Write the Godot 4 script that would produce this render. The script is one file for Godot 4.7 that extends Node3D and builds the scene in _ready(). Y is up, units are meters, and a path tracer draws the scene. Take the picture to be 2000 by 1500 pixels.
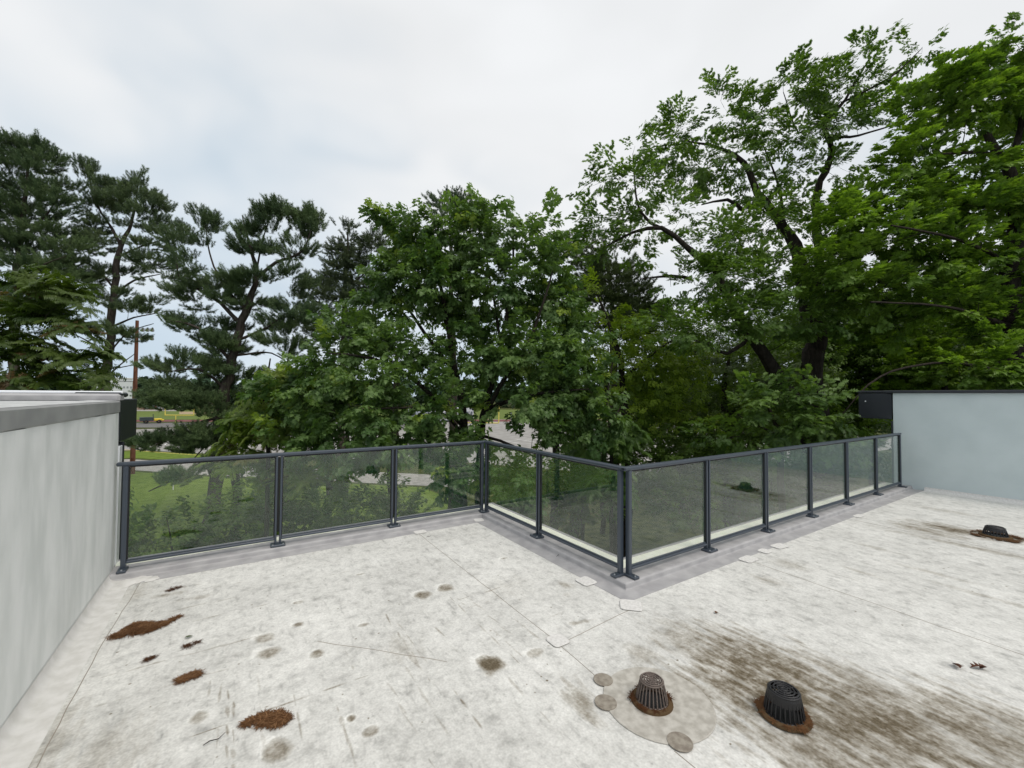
extends Node3D
# A flat white roof with a glass railing, trees beyond it, under an overcast sky. Metres; the roof surface is y = 0.

const FL := 828.285                       # focal length in photograph pixels (2000 x 1500)
const CAM_R := Vector3(0.83798191, 0.00704377, 0.54565255)
const CAM_U := Vector3(-0.02055495, 0.99961451, 0.01866321)
const CAM_F := Vector3(0.54531075, 0.0268553, -0.83780367)
const EYE := Vector3(0, 1.75, 0)
const GROUND := -5.3
const UP := Vector3.UP
# the railing's corners in plan (x, z): left wall, inner corner, outer corner, right wall
const RAIL := [Vector2(-0.95, -5.44), Vector2(3.08, -5.44), Vector2(3.08, -2.777), Vector2(10.95, -2.777)]

var rng := RandomNumberGenerator.new()
var names := {}
var M := {}
var lump := FastNoiseLite.new()


# ---------------------------------------------------------------- geometry
class Geo:
	var v := PackedVector3Array()
	var n := PackedVector3Array()
	var t := PackedVector2Array()
	var f := PackedInt32Array()

	func tri(a: Vector3, b: Vector3, c: Vector3, out: Vector3) -> void:
		var m := (c - a).cross(b - a)
		if m.dot(out) < 0.0:
			var s := b
			b = c
			c = s
			m = -m
		m = m.normalized()
		var k := v.size()
		v.append(a); v.append(b); v.append(c)
		n.append(m); n.append(m); n.append(m)
		t.append(Vector2(a.x, a.z)); t.append(Vector2(b.x, b.z)); t.append(Vector2(c.x, c.z))
		f.append(k); f.append(k + 1); f.append(k + 2)

	func quad(a: Vector3, b: Vector3, c: Vector3, d: Vector3, out: Vector3) -> void:
		tri(a, b, c, out)
		tri(a, c, d, out)

	# a box with bevelled edges
	func box(c: Vector3, s: Vector3, ch := 0.0, basis := Basis.IDENTITY) -> void:
		var h := s * 0.5
		var p := func(sg: Vector3, axis: int) -> Vector3:
			var q := Vector3.ZERO
			for k in 3:
				q[k] = sg[k] * (h[k] if k == axis else h[k] - ch)
			return c + basis * q
		for a in 3:
			var b := (a + 1) % 3
			var d := (a + 2) % 3
			for s1 in [-1.0, 1.0]:
				var g := []
				for w in [[-1.0, -1.0], [1.0, -1.0], [1.0, 1.0], [-1.0, 1.0]]:
					var sg := Vector3.ZERO
					sg[a] = s1; sg[b] = w[0]; sg[d] = w[1]
					g.append(p.call(sg, a))
				var o := Vector3.ZERO
				o[a] = s1
				quad(g[0], g[1], g[2], g[3], basis * o)
				if ch > 0.0:
					for s2 in [-1.0, 1.0]:
						var l := Vector3.ZERO
						l[a] = s1; l[b] = s2; l[d] = -1.0
						var r := l
						r[d] = 1.0
						var oo := Vector3.ZERO
						oo[a] = s1; oo[b] = s2
						quad(p.call(l, a), p.call(r, a), p.call(r, b), p.call(l, b), basis * oo)
		if ch > 0.0:
			for sx in [-1.0, 1.0]:
				for sy in [-1.0, 1.0]:
					for sz in [-1.0, 1.0]:
						var sg := Vector3(sx, sy, sz)
						tri(p.call(sg, 0), p.call(sg, 1), p.call(sg, 2), basis * sg)

	# a round bar through points, each with its radius
	func tube(pts: Array, radii: Array, sides := 6, closed := false) -> void:
		var k0 := v.size()
		var count := pts.size()
		var side := Vector3.ZERO
		for i in count:
			var a: Vector3 = pts[(i - 1 + count) % count] if closed else pts[maxi(i - 1, 0)]
			var b: Vector3 = pts[(i + 1) % count] if closed else pts[mini(i + 1, count - 1)]
			var d := (b - a).normalized()
			if side == Vector3.ZERO:
				side = d.cross(Vector3(0.31, 0.9, 0.17)).normalized()
			side = (side - d * side.dot(d)).normalized()
			var w := d.cross(side)
			for s in sides:
				var an := TAU * s / sides
				var o := side * cos(an) + w * sin(an)
				v.append(pts[i] + o * radii[i])
				n.append(o)
				t.append(Vector2(float(s) / sides, float(i)))
		for i in (count if closed else count - 1):
			var j := (i + 1) % count
			for s in sides:
				var s2 := (s + 1) % sides
				f.append_array([k0 + i * sides + s, k0 + j * sides + s, k0 + i * sides + s2, k0 + i * sides + s2, k0 + j * sides + s, k0 + j * sides + s2])

	# a profile of (radius, height) turned round the upright axis through c
	func lathe(c: Vector3, prof: Array, segs := 28) -> void:
		for i in prof.size() - 1:
			var a: Vector2 = prof[i]
			var b: Vector2 = prof[i + 1]
			var e := b - a
			for s in segs:
				var d0 := Vector3(cos(TAU * s / segs), 0, sin(TAU * s / segs))
				var d1 := Vector3(cos(TAU * (s + 1) / segs), 0, sin(TAU * (s + 1) / segs))
				var k := v.size()
				var n0 := (d0 * e.y - UP * e.x).normalized()
				var n1 := (d1 * e.y - UP * e.x).normalized()
				if e.y < 0.0 or (e.y == 0.0 and e.x > 0.0):
					n0 = -n0
					n1 = -n1
				v.append_array([c + d0 * a.x + UP * a.y, c + d1 * a.x + UP * a.y, c + d1 * b.x + UP * b.y, c + d0 * b.x + UP * b.y])
				n.append_array([n0, n1, n1, n0])
				t.append_array([Vector2(0, 0), Vector2(1, 0), Vector2(1, 1), Vector2(0, 1)])
				var g := (v[k + 2] - v[k]).cross(v[k + 1] - v[k])
				if g.length() < 1e-12:
					g = (v[k + 3] - v[k]).cross(v[k + 2] - v[k])
				if g.dot(n0 + n1) >= 0.0:
					f.append_array([k, k + 1, k + 2, k, k + 2, k + 3])
				else:
					f.append_array([k, k + 2, k + 1, k, k + 3, k + 2])

	# a grid of points: rows of equal length, smooth
	func sheet(rows: Array, uv_rows: Array, out: Vector3) -> void:
		var k := v.size()
		var w: int = rows[0].size()
		for r in rows.size():
			for c in w:
				var a: Vector3 = rows[mini(r + 1, rows.size() - 1)][c] - rows[maxi(r - 1, 0)][c]
				var b: Vector3 = rows[r][mini(c + 1, w - 1)] - rows[r][maxi(c - 1, 0)]
				var m := a.cross(b).normalized()
				v.append(rows[r][c])
				n.append(out.normalized() if m == Vector3.ZERO else m if m.dot(out) >= 0.0 else -m)
				t.append(uv_rows[r][c] if uv_rows else Vector2(rows[r][c].x, rows[r][c].z))
		for r in rows.size() - 1:
			for c in w - 1:
				var i := k + r * w + c
				var g := (v[i + w] - v[i]).cross(v[i + 1] - v[i])
				if g.dot(out) >= 0.0:
					f.append_array([i, i + 1, i + w, i + 1, i + w + 1, i + w])
				else:
					f.append_array([i, i + w, i + 1, i + 1, i + w, i + w + 1])

	func mesh(mat: Material, flat := false) -> ArrayMesh:
		var a := []
		a.resize(Mesh.ARRAY_MAX)
		a[Mesh.ARRAY_VERTEX] = v
		if not flat:
			a[Mesh.ARRAY_NORMAL] = n
		a[Mesh.ARRAY_TEX_UV] = t
		a[Mesh.ARRAY_INDEX] = f
		var m := ArrayMesh.new()
		m.add_surface_from_arrays(Mesh.PRIMITIVE_TRIANGLES, a)
		m.surface_set_material(0, mat)
		return m


# ---------------------------------------------------------------- objects
func numbered(called: String) -> String:
	if not names.has(called):
		names[called] = 0
		return called
	names[called] += 1
	return "%s_%03d" % [called, names[called]]


func tag(o: Node, label: String, category: String, group := "", kind := "") -> Node:
	if label: o.set_meta("label", label)
	if category: o.set_meta("category", category)
	if group: o.set_meta("group", group)
	if kind: o.set_meta("kind", kind)
	return o


func thing(called: String, label: String, category: String, where := Vector3.ZERO, group := "") -> Node3D:
	var o := Node3D.new()
	o.name = numbered(called)
	o.position = where
	add_child(o)
	tag(o, label, category, group)
	return o


# one named mesh; g is in world axes, the parent (a thing at its base) only moved
func put(called: String, g, mat: Material, parent: Node = null, flat := false) -> MeshInstance3D:
	var o := MeshInstance3D.new()
	o.mesh = g.mesh(mat, flat) if g is Geo else g
	if parent == null:
		o.name = numbered(called)
		add_child(o)
	else:
		o.name = called
		parent.add_child(o, true)
		var at0 := Vector3.ZERO
		var p := parent
		while p != self and p is Node3D:
			at0 += p.position
			p = p.get_parent()
		o.position = -at0
	return o


func struct(called: String, g, mat: Material, label := "") -> MeshInstance3D:
	var o := put(called, g, mat)
	tag(o, label, "", "", "structure")
	return o


func at(px: float, py: float, d: float) -> Vector3:      # what the photograph shows at a pixel, d metres ahead
	return EYE + (CAM_F + CAM_R * ((px - 1000.0) / FL) - CAM_U * ((py - 750.0) / FL)) * d


func ground_at(px: float, d: float) -> Vector3:
	var p := at(px, 770.0, d)
	p.y = GROUND
	return p


func spot(px: float, py: float, y := GROUND) -> Vector3:  # where the ray through a pixel meets height y
	var d := CAM_F + CAM_R * ((px - 1000.0) / FL) - CAM_U * ((py - 750.0) / FL)
	return EYE + d * ((y - EYE.y) / d.y)


# ---------------------------------------------------------------- materials
func mat(c: Color, rough := 0.8, spec := 0.5, metal := 0.0) -> StandardMaterial3D:   # c is a linear base colour
	var m := StandardMaterial3D.new()
	m.albedo_color = c.linear_to_srgb()
	m.roughness = rough
	m.metallic = metal
	m.metallic_specular = spec
	return m


func noise(freq: float, sd: int, oct := 4) -> FastNoiseLite:
	var z := FastNoiseLite.new()
	z.seed = sd
	z.frequency = freq
	z.noise_type = FastNoiseLite.TYPE_SIMPLEX_SMOOTH
	z.fractal_octaves = oct
	return z


# tileable grey noise between two linear values, tinted; stretched along v when tall > 1
func noise_tex(size: int, freq: float, sd: int, a: Color, b: Color, tall := 1, oct := 5) -> ImageTexture:
	var im := noise(freq, sd, oct).get_seamless_image(size, size / tall)
	im.resize(size, size, Image.INTERPOLATE_CUBIC)
	im.convert(Image.FORMAT_RGB8)
	var bytes := im.get_data()
	var lut := PackedByteArray()
	for k in 256:
		var c := a.lerp(b, smoothstep(0.05, 0.95, k / 255.0)).linear_to_srgb()
		lut.append(int(c.r * 255)); lut.append(int(c.g * 255)); lut.append(int(c.b * 255))
	for i in range(0, bytes.size(), 3):
		var k := bytes[i] * 3
		bytes[i] = lut[k]
		bytes[i + 1] = lut[k + 1]
		bytes[i + 2] = lut[k + 2]
	return ImageTexture.create_from_image(Image.create_from_data(size, size, false, Image.FORMAT_RGB8, bytes))


func grey_tex(size: int, freq: float, sd: int, tall := 1, oct := 4) -> ImageTexture:
	var im := noise(freq, sd, oct).get_seamless_image(size, size / tall)
	im.resize(size, size, Image.INTERPOLATE_CUBIC)
	return ImageTexture.create_from_image(im)


func world_tex(m: StandardMaterial3D, t: Texture2D, per_m: float, bump: Texture2D = null, cm := 0.3) -> StandardMaterial3D:
	m.albedo_texture = t
	m.uv1_triplanar = true
	m.uv1_world_triplanar = true
	m.uv1_scale = Vector3.ONE * per_m
	if bump:
		m.heightmap_enabled = true
		m.heightmap_texture = bump
		m.heightmap_scale = cm
	return m


# ---------------------------------------------------------------- the roof's surface: colour and relief
const POND := [  # x, z, half length along x, along z, turn, strength: dried mud where water stands
	[2.62, -1.25, 0.40, 0.62, 0.25, 1.0], [2.85, -1.55, 0.34, 0.50, 0.2, 1.0], [2.75, -0.95, 0.42, 0.45, 0.0, 0.9], [2.72, -1.28, 0.62, 0.72, 0.2, 1.0], [2.95, -0.9, 0.55, 0.6, 0.0, 0.9], [3.02, -1.42, 0.26, 0.62, 0.1, 0.85], [2.95, -0.85, 0.40, 0.55, 0.0, 1.0], [2.42, -0.95, 0.30, 0.40, 0.0, 0.65], [3.25, -1.0, 0.20, 0.60, 0.0, 0.6],
	[2.75, -1.85, 0.30, 0.40, 0.4, 0.45], [2.35, -1.95, 0.12, 0.16, 0.0, 0.35], [3.3, -0.55, 0.5, 0.5, 0.0, 0.75], [2.5, -0.7, 0.3, 0.3, 0.0, 0.5], [8.05, -1.55, 0.30, 0.55, 0.1, 0.95], [7.7, -1.75, 0.25, 0.5, 0.2, 0.6], [8.2, -1.0, 0.25, 0.7, 0.0, 0.85], [7.3, -1.2, 0.12, 1.2, 0.0, 0.4],
	[1.70, -1.85, 0.10, 0.22, 0.3, 0.55], [-0.70, -4.95, 0.12, 0.25, 0.0, 0.22], [-0.78, -3.0, 0.16, 0.5, 0.0, 0.30], [-0.5, -2.75, 0.25, 0.4, 0.0, 0.22], [-0.45, -4.75, 0.16, 0.05, 0.1, 0.35], [-0.25, -4.55, 0.16, 0.05, 0.1, 0.3],
	[4.9, -2.2, 0.16, 0.24, 0.0, 0.25], [5.3, -1.7, 0.06, 0.22, 0.0, 0.3], [4.3, -2.1, 0.14, 0.2, 0.0, 0.25], [5.9, -1.3, 0.06, 0.4, 0.0, 0.28], [6.3, -1.9, 0.07, 0.3, 0.0, 0.25], [5.6, -0.8, 0.06, 0.6, 0.0, 0.25], [9.3, -1.9, 0.15, 0.5, 0.0, 0.25],
	[2.1, -3.3, 0.3, 0.3, 0.0, 0.10], [2.6, -3.05, 0.08, 0.10, 0.0, 0.35], [2.47, -2.9, 0.06, 0.06, 0.0, 0.2], [2.25, -2.5, 0.16, 0.03, 0.2, 0.4], [1.0, -2.9, 0.16, 0.18, 0.0, 0.22]]
const DIMPLE := [  # x, z, half sizes, strength: dirt left in small hollows over fasteners
	[1.404, -3.569, 0.085, 0.085, 0.62], [1.631, -3.59, 0.085, 0.085, 0.6], [0.203, -3.544, 0.075, 0.075, 0.45], [0.223, -3.331, 0.08, 0.08, 0.5], [0.492, -3.153, 0.05, 0.06, 0.6], [1.42, -2.42, 0.10, 0.11, 0.95], [1.743, -2.367, 0.075, 0.05, 0.4],
	[0.203, -2.404, 0.075, 0.09, 0.55], [-0.135, -2.882, 0.045, 0.06, 0.4], [0.559, -2.431, 0.026, 0.03, 0.75], [0.43, -3.62, 0.05, 0.045, 0.5], [0.47, -4.0, 0.045, 0.03, 0.4], [0.85, -3.35, 0.05, 0.03, 0.4], [0.62, -2.28, 0.05, 0.04, 0.5], [1.05, -4.3, 0.05, 0.02, 0.35], [2.45, -3.9, 0.05, 0.03, 0.3]]


func stamp(d: PackedByteArray, grain: PackedByteArray, w: int, h: int, px: float, py: float, rx: float, ry: float, turn: float, strength: float, soft: float, rough: float) -> void:
	var r := maxf(rx, ry) * (1.0 + rough)
	var ca := cos(turn)
	var sa := sin(turn)
	for y in range(maxi(0, int(py - r)), mini(h, int(py + r) + 1)):
		for x in range(maxi(0, int(px - r)), mini(w, int(px + r) + 1)):
			var dx := x - px
			var dy := y - py
			var u := (dx * ca + dy * sa) / rx
			var q := (dy * ca - dx * sa) / ry
			var i := y * w + x
			var e := (1.0 - sqrt(u * u + q * q) + (grain[i] - 128) * rough / 128.0) / soft
			if e > 0.0:
				d[i] = maxi(d[i], int(minf(e, 1.0) * strength * 255.0))


func layer(w: int, h: int, ppm: float, x0: float, z0: float, fx: float, fz: float, sd: int, oct := 4) -> PackedByteArray:
	# noise with fx features a metre across x and fz along z, the same in world coordinates for any ppm
	var f := fx / ppm
	var hh := maxi(8, int(h * fz / fx))
	var z := noise(f, sd, oct)
	z.offset = Vector3(x0 * ppm, z0 * ppm * fz / fx, 0)
	var im := z.get_image(w, hh, false, false, false)
	im.convert(Image.FORMAT_L8)
	if hh != h:
		im.resize(w, h, Image.INTERPOLATE_CUBIC)
	return im.get_data()


func roof_skin(x0: float, z0: float, wm: float, hm: float, ppm: float) -> StandardMaterial3D:
	var w := int(wm * ppm)
	var h := int(hm * ppm)
	var big := layer(w, h, ppm, x0, z0, 0.9, 0.9, 11)
	var mid := layer(w, h, ppm, x0, z0, 7.0, 7.0, 12, 5)
	var fine := layer(w, h, ppm, x0, z0, 60.0, 60.0, 13, 3)
	var sz := layer(w, h, ppm, x0, z0, 14.0, 3.0, 14, 5)
	var sx := layer(w, h, ppm, x0, z0, 4.0, 4.0, 16, 4)
	var s2 := layer(w, h, ppm, x0, z0, 34.0, 7.0, 17, 4)
	var crisp := layer(w, h, ppm, x0, z0, 26.0, 26.0, 18, 5)
	var dirt := PackedByteArray()
	dirt.resize(w * h)
	var white := PackedByteArray()
	white.resize(w * h)
	for p in POND:
		stamp(dirt, sz, w, h, (p[0] - x0) * ppm, (p[1] - z0) * ppm, p[2] * ppm, p[3] * ppm, p[4], p[5], 1.0, 0.75)
	for p in DIMPLE:
		stamp(white, mid, w, h, (p[0] - x0 - p[2] * 0.35) * ppm, (p[1] - z0 - p[3] * 0.45) * ppm, p[2] * ppm * 1.05, p[3] * ppm * 1.05, 0.0, 0.8, 0.35, 0.3)
		stamp(dirt, mid, w, h, (p[0] - x0) * ppm, (p[1] - z0) * ppm, p[2] * ppm, p[3] * ppm, 0.0, p[4], 0.5, 0.35)
	# dirt caught in wrinkles of the membrane: dashes along the two ways the sheets run
	var r := RandomNumberGenerator.new()
	r.seed = 77
	for k in 46:
		var along_x := k % 3 == 0
		var lean := r.randf_range(-0.12, 0.12)
		var cx := r.randf_range(-0.7, 1.9) if k % 4 else r.randf_range(-0.6, 9.0)
		var cz := r.randf_range(-3.4, -2.2) if not along_x else r.randf_range(-5.0, -2.6)
		if k % 4 == 0 and not along_x:
			cz = r.randf_range(-2.4, -0.3)
		var s := r.randf_range(0.15, 0.55)
		for j in r.randi_range(2, 6):
			var l := r.randf_range(0.02, 0.13)
			var wd := r.randf_range(0.004, 0.012)
			if along_x:
				stamp(dirt, mid, w, h, (cx - x0) * ppm, (cz - z0) * ppm, l * ppm, wd * ppm, lean, s * r.randf_range(0.5, 1.0), 0.6, 0.8)
				cx += l * r.randf_range(1.6, 3.0)
			else:
				stamp(dirt, mid, w, h, (cx - x0) * ppm, (cz - z0) * ppm, wd * ppm, l * ppm, lean, s * r.randf_range(0.5, 1.0), 0.6, 0.8)
				cz += l * r.randf_range(1.6, 3.0)
	# small specks
	for k in 420:
		stamp(dirt, mid, w, h, (r.randf_range(-0.9, 10.8) - x0) * ppm, (r.randf_range(-5.3, 0.3) - z0) * ppm, r.randf_range(0.003, 0.009) * ppm + 0.4, r.randf_range(0.003, 0.008) * ppm + 0.4, 0.0, r.randf_range(0.3, 0.95), 0.5, 0.3)
	var out := PackedByteArray()
	out.resize(w * h * 3)
	var hgt := PackedByteArray()
	hgt.resize(w * h)
	var k3 := 0
	for i in w * h:
		var m := mid[i]
		var s := sz[i]
		var e := 208.0 + (big[i] - 128) * 0.12 + (m - 128) * 0.11 + (fine[i] - 128) * 0.12 + (s - 128) * 0.05 + (crisp[i] - 128) * 0.11
		var q := 0.0
		if s < 78:                         # thin grey dirt lying in streaks
			q = (78 - s) * 0.007
		if m < 90:
			q += (90 - m) * 0.004
		var cr := crisp[i]
		if cr < 62:
			q += (62 - cr) * 0.012
		if s2[i] < 66:
			q += (66 - s2[i]) * 0.010
		if sx[i] > 160:
			q += (sx[i] - 160) * 0.004
		e += white[i] * 0.08 * (1.0 if dirt[i] < 40 else 0.3)
		var d := dirt[i] / 255.0
		if d > 0.0:
			d = clampf(d * (1.0 + (128 - s) * 0.002 + (128 - m) * 0.0045 + (128 - s2[i]) * 0.002 + (128 - crisp[i]) * 0.003), 0.0, 1.0)
		var lo := 1.0 - minf(q, 0.6) * 0.42
		var rr := (e + 0.5) * lo
		var gg := e * lo
		var bb := (e - 4.0) * lo
		out[k3] = clampi(int(lerpf(rr, 98.0 + (fine[i] - 128) * 0.2, d)), 20, 250)
		out[k3 + 1] = clampi(int(lerpf(gg, 88.0 + (fine[i] - 128) * 0.2, d)), 20, 250)
		out[k3 + 2] = clampi(int(lerpf(bb, 71.0 + (fine[i] - 128) * 0.2, d)), 20, 250)
		k3 += 3
		hgt[i] = clampi(128 + (m - 128) / 2 + (s - 128) / 5 + (fine[i] - 128) / 6 - dirt[i] / 10, 0, 255)
	var sk := mat(Color.WHITE, 0.62, 0.35)
	sk.albedo_texture = ImageTexture.create_from_image(Image.create_from_data(w, h, false, Image.FORMAT_RGB8, out))
	sk.heightmap_enabled = true
	sk.heightmap_texture = ImageTexture.create_from_image(Image.create_from_data(w, h, false, Image.FORMAT_L8, hgt))
	sk.heightmap_scale = 0.16
	sk.texture_repeat = false
	return sk


func flat_sheet(x0: float, z0: float, x1: float, z1: float, y: float, uv_from := Vector2.ZERO, uv_size := Vector2.ONE, div := 1) -> Geo:
	var g := Geo.new()
	var rows := []
	var uvs := []
	for j in div + 1:
		var row := []
		var uv := []
		for i in div + 1:
			var x := lerpf(x0, x1, float(i) / div)
			var z := lerpf(z0, z1, float(j) / div)
			row.append(Vector3(x, y, z))
			uv.append((Vector2(x, z) - uv_from) / uv_size)
		rows.append(row)
		uvs.append(uv)
	g.sheet(rows, uvs, UP)
	return g


# a point beside the railing's line: corner k of RAIL, o metres to the roof's side, mitred
func beside(k: int, o: float) -> Vector2:
	var p: Vector2 = RAIL[k]
	match k:
		0: return p + Vector2(0, o)
		1, 2: return p + Vector2(-o, o)
	return p + Vector2(0, o)


# a profile of (offset, height) carried along the railing's line
func along_rail(prof: Array, wobble := 0.0, sd := 5) -> Geo:
	var g := Geo.new()
	var z := noise(1.3, sd, 3)
	for k in 3:
		var steps := maxi(2, int((RAIL[k + 1] - RAIL[k]).length() / 0.12))
		var rows := []
		for i in steps + 1:
			var row := []
			for j in prof.size():
				var p := beside(k, prof[j].x).lerp(beside(k + 1, prof[j].x), float(i) / steps)
				var w := wobble if prof.size() < 4 or (j > 1 and j < prof.size() - 1) else wobble * 0.3
				row.append(Vector3(p.x, prof[j].y + w * z.get_noise_3d(p.x * 2, j * 0.6, p.y * 2), p.y))
			rows.append(row)
		g.sheet(rows, [], UP)
	return g


# ---------------------------------------------------------------- leaves
const OAK_LEAF := [Vector2(0, 0.03), Vector2(0.13, 0.09), Vector2(0.25, 0.30), Vector2(0.31, 0.10), Vector2(0.52, 0.42), Vector2(0.55, 0.11), Vector2(0.76, 0.33), Vector2(0.78, 0.10), Vector2(1.0, 0.0)]
const MAPLE_LEAF := [Vector2(0, 0.04), Vector2(-0.06, 0.24), Vector2(0.12, 0.38), Vector2(0.22, 0.22), Vector2(0.52, 0.54), Vector2(0.48, 0.18), Vector2(0.74, 0.24), Vector2(0.78, 0.10), Vector2(1.0, 0.0)]
const OVAL_LEAF := [Vector2(0, 0.02), Vector2(0.2, 0.22), Vector2(0.5, 0.29), Vector2(0.78, 0.16), Vector2(1.0, 0.0)]
const NARROW_LEAF := [Vector2(0, 0.02), Vector2(0.25, 0.18), Vector2(0.6, 0.15), Vector2(1.0, 0.0)]


func leaf(g: Geo, outline: Array, b: Basis, p: Vector3, length: float, fold := 0.25, sag := 0.22) -> void:
	var k := g.v.size()
	for o in outline:
		var x: float = o.x
		var y := -sag * x * x
		g.v.append(p + b * (Vector3(clampf(x, 0.0, 1.0), y, 0) * length))
		g.v.append(p + b * (Vector3(x, y + o.y * fold, o.y) * length))
		g.v.append(p + b * (Vector3(x, y + o.y * fold, -o.y) * length))
		for q in 3:
			g.n.append(UP)
			g.t.append(Vector2.ZERO)
	for i in outline.size() - 1:
		var a := k + i * 3
		g.f.append_array([a, a + 1, a + 4, a, a + 4, a + 3, a, a + 5, a + 2, a, a + 3, a + 5])


func facing(dir: Vector3, up: Vector3) -> Basis:
	var x := dir.normalized()
	var z := x.cross(up)
	if z.length() < 0.01:
		z = x.cross(Vector3(0.3, 0.2, 0.9))
	z = z.normalized()
	return Basis(x, z.cross(x), z)


func any_dir() -> Vector3:
	return Vector3(rng.randfn(), rng.randfn(), rng.randfn()).normalized()


# a twig with leaves, along +x
func leaf_spray(outline: Array, length: float, twig: float, count: int, hang: float, m: Material) -> Mesh:
	var g := Geo.new()
	for i in count:
		var s := 1.0 - pow(rng.randf(), 1.6)
		var yaw := (1.0 if i % 2 else -1.0) * rng.randf_range(0.3, 1.25) + rng.randf_range(-0.2, 0.2)
		var d := Vector3(cos(yaw), rng.randf_range(-0.25, 0.25) - hang * rng.randf_range(0.3, 1.0), sin(yaw)).normalized()
		var up := (UP + any_dir() * 0.45).normalized()
		leaf(g, outline, facing(d, up), Vector3(twig * s, rng.randf_range(-0.08, 0.08) * twig * 2.0, rng.randf_range(-0.18, 0.18) * twig * 1.6) + d * 0.03, length * rng.randf_range(0.7, 1.15), rng.randf_range(0.05, 0.4), rng.randf_range(0.05, 0.4))
	return g.mesh(m, true)


func pine_spray(m: Material, size: float, needle: float, wide: float) -> Mesh:
	var g := Geo.new()
	for s in 8:
		var x := rng.randf_range(0.15, 1.0) * size
		var base := Vector3(x, 0.12 * x * x / size + rng.randf_range(-0.04, 0.05) * size, rng.randf_range(-0.30, 0.30) * size)
		var axis := Vector3(1.0, rng.randf_range(0.0, 0.8), base.z / size * 2.0 + rng.randf_range(-0.4, 0.4)).normalized()
		for i in 46:
			var a := base + axis * rng.randf_range(-0.5, 0.6) * needle
			var d := (axis * rng.randf_range(0.3, 1.3) + any_dir()).normalized() * needle * rng.randf_range(0.75, 1.15)
			var w := d.cross(any_dir()).normalized() * wide
			var k := g.v.size()
			g.v.append_array([a - w, a + w, a + d])
			g.n.append_array([UP, UP, UP])
			g.t.append_array([Vector2.ZERO, Vector2.ZERO, Vector2.ZERO])
			g.f.append_array([k, k + 1, k + 2])
	return g.mesh(m, true)


# a whorl of long feather leaves, as sumac and tree of heaven carry at their twig ends; +x is up the twig
func frond_spray(m: Material, size: float, count := 7) -> Mesh:
	var g := Geo.new()
	for k in count:
		var yaw := TAU * (k + rng.randf_range(-0.3, 0.3)) / count
		var out := Vector3(0.55, cos(yaw), sin(yaw)).normalized()
		var l := size * rng.randf_range(0.7, 1.1)
		for j in 11:
			var s := 0.12 + 0.88 * j / 10.0
			var p := out * l * s - Vector3(1, 0, 0) * l * 0.35 * s * s
			var t := (out - Vector3(0.7, 0, 0) * s).normalized()
			var side := t.cross(Vector3(1, 0, 0)).normalized()
			for w in [-1.0, 1.0]:
				var d: Vector3 = (side * w + t * 0.45 - Vector3(0.45, 0, 0) * rng.randf_range(0.4, 1.4)).normalized()
				leaf(g, NARROW_LEAF, facing(d, Vector3(1, 0, 0) + any_dir() * 0.2), p, l * 0.32 * (1.0 - 0.45 * s) * rng.randf_range(0.85, 1.15), 0.1, 0.25)
	return g.mesh(m, true)


# ---------------------------------------------------------------- trees
func smooth_path(path: Array, jig: float) -> Array:        # [points, radii] of a curved limb
	var pts := []
	var rad := []
	var q := []
	for p in path:
		if p[1] > 2000.0:
			q.append(ground_at(p[0], p[2]) - UP * 0.15)
		else:
			q.append(at(p[0], p[1], p[2]))
	for i in q.size() - 1:
		var a: Vector3 = q[maxi(i - 1, 0)]
		var b: Vector3 = q[i]
		var c: Vector3 = q[i + 1]
		var d: Vector3 = q[mini(i + 2, q.size() - 1)]
		var steps := clampi(int(b.distance_to(c) / 0.35), 2, 10)
		for s in steps:
			var u := float(s) / steps
			var p := b.cubic_interpolate(c, a, d, u)
			if pts.size() > 0:
				p += any_dir() * jig * lerpf(path[i][3], path[i + 1][3], u)
			pts.append(p)
			rad.append(lerpf(path[i][3], path[i + 1][3], u) * rng.randf_range(0.93, 1.07))
	pts.append(q[-1])
	rad.append(path[-1][3])
	return [pts, rad]


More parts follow.
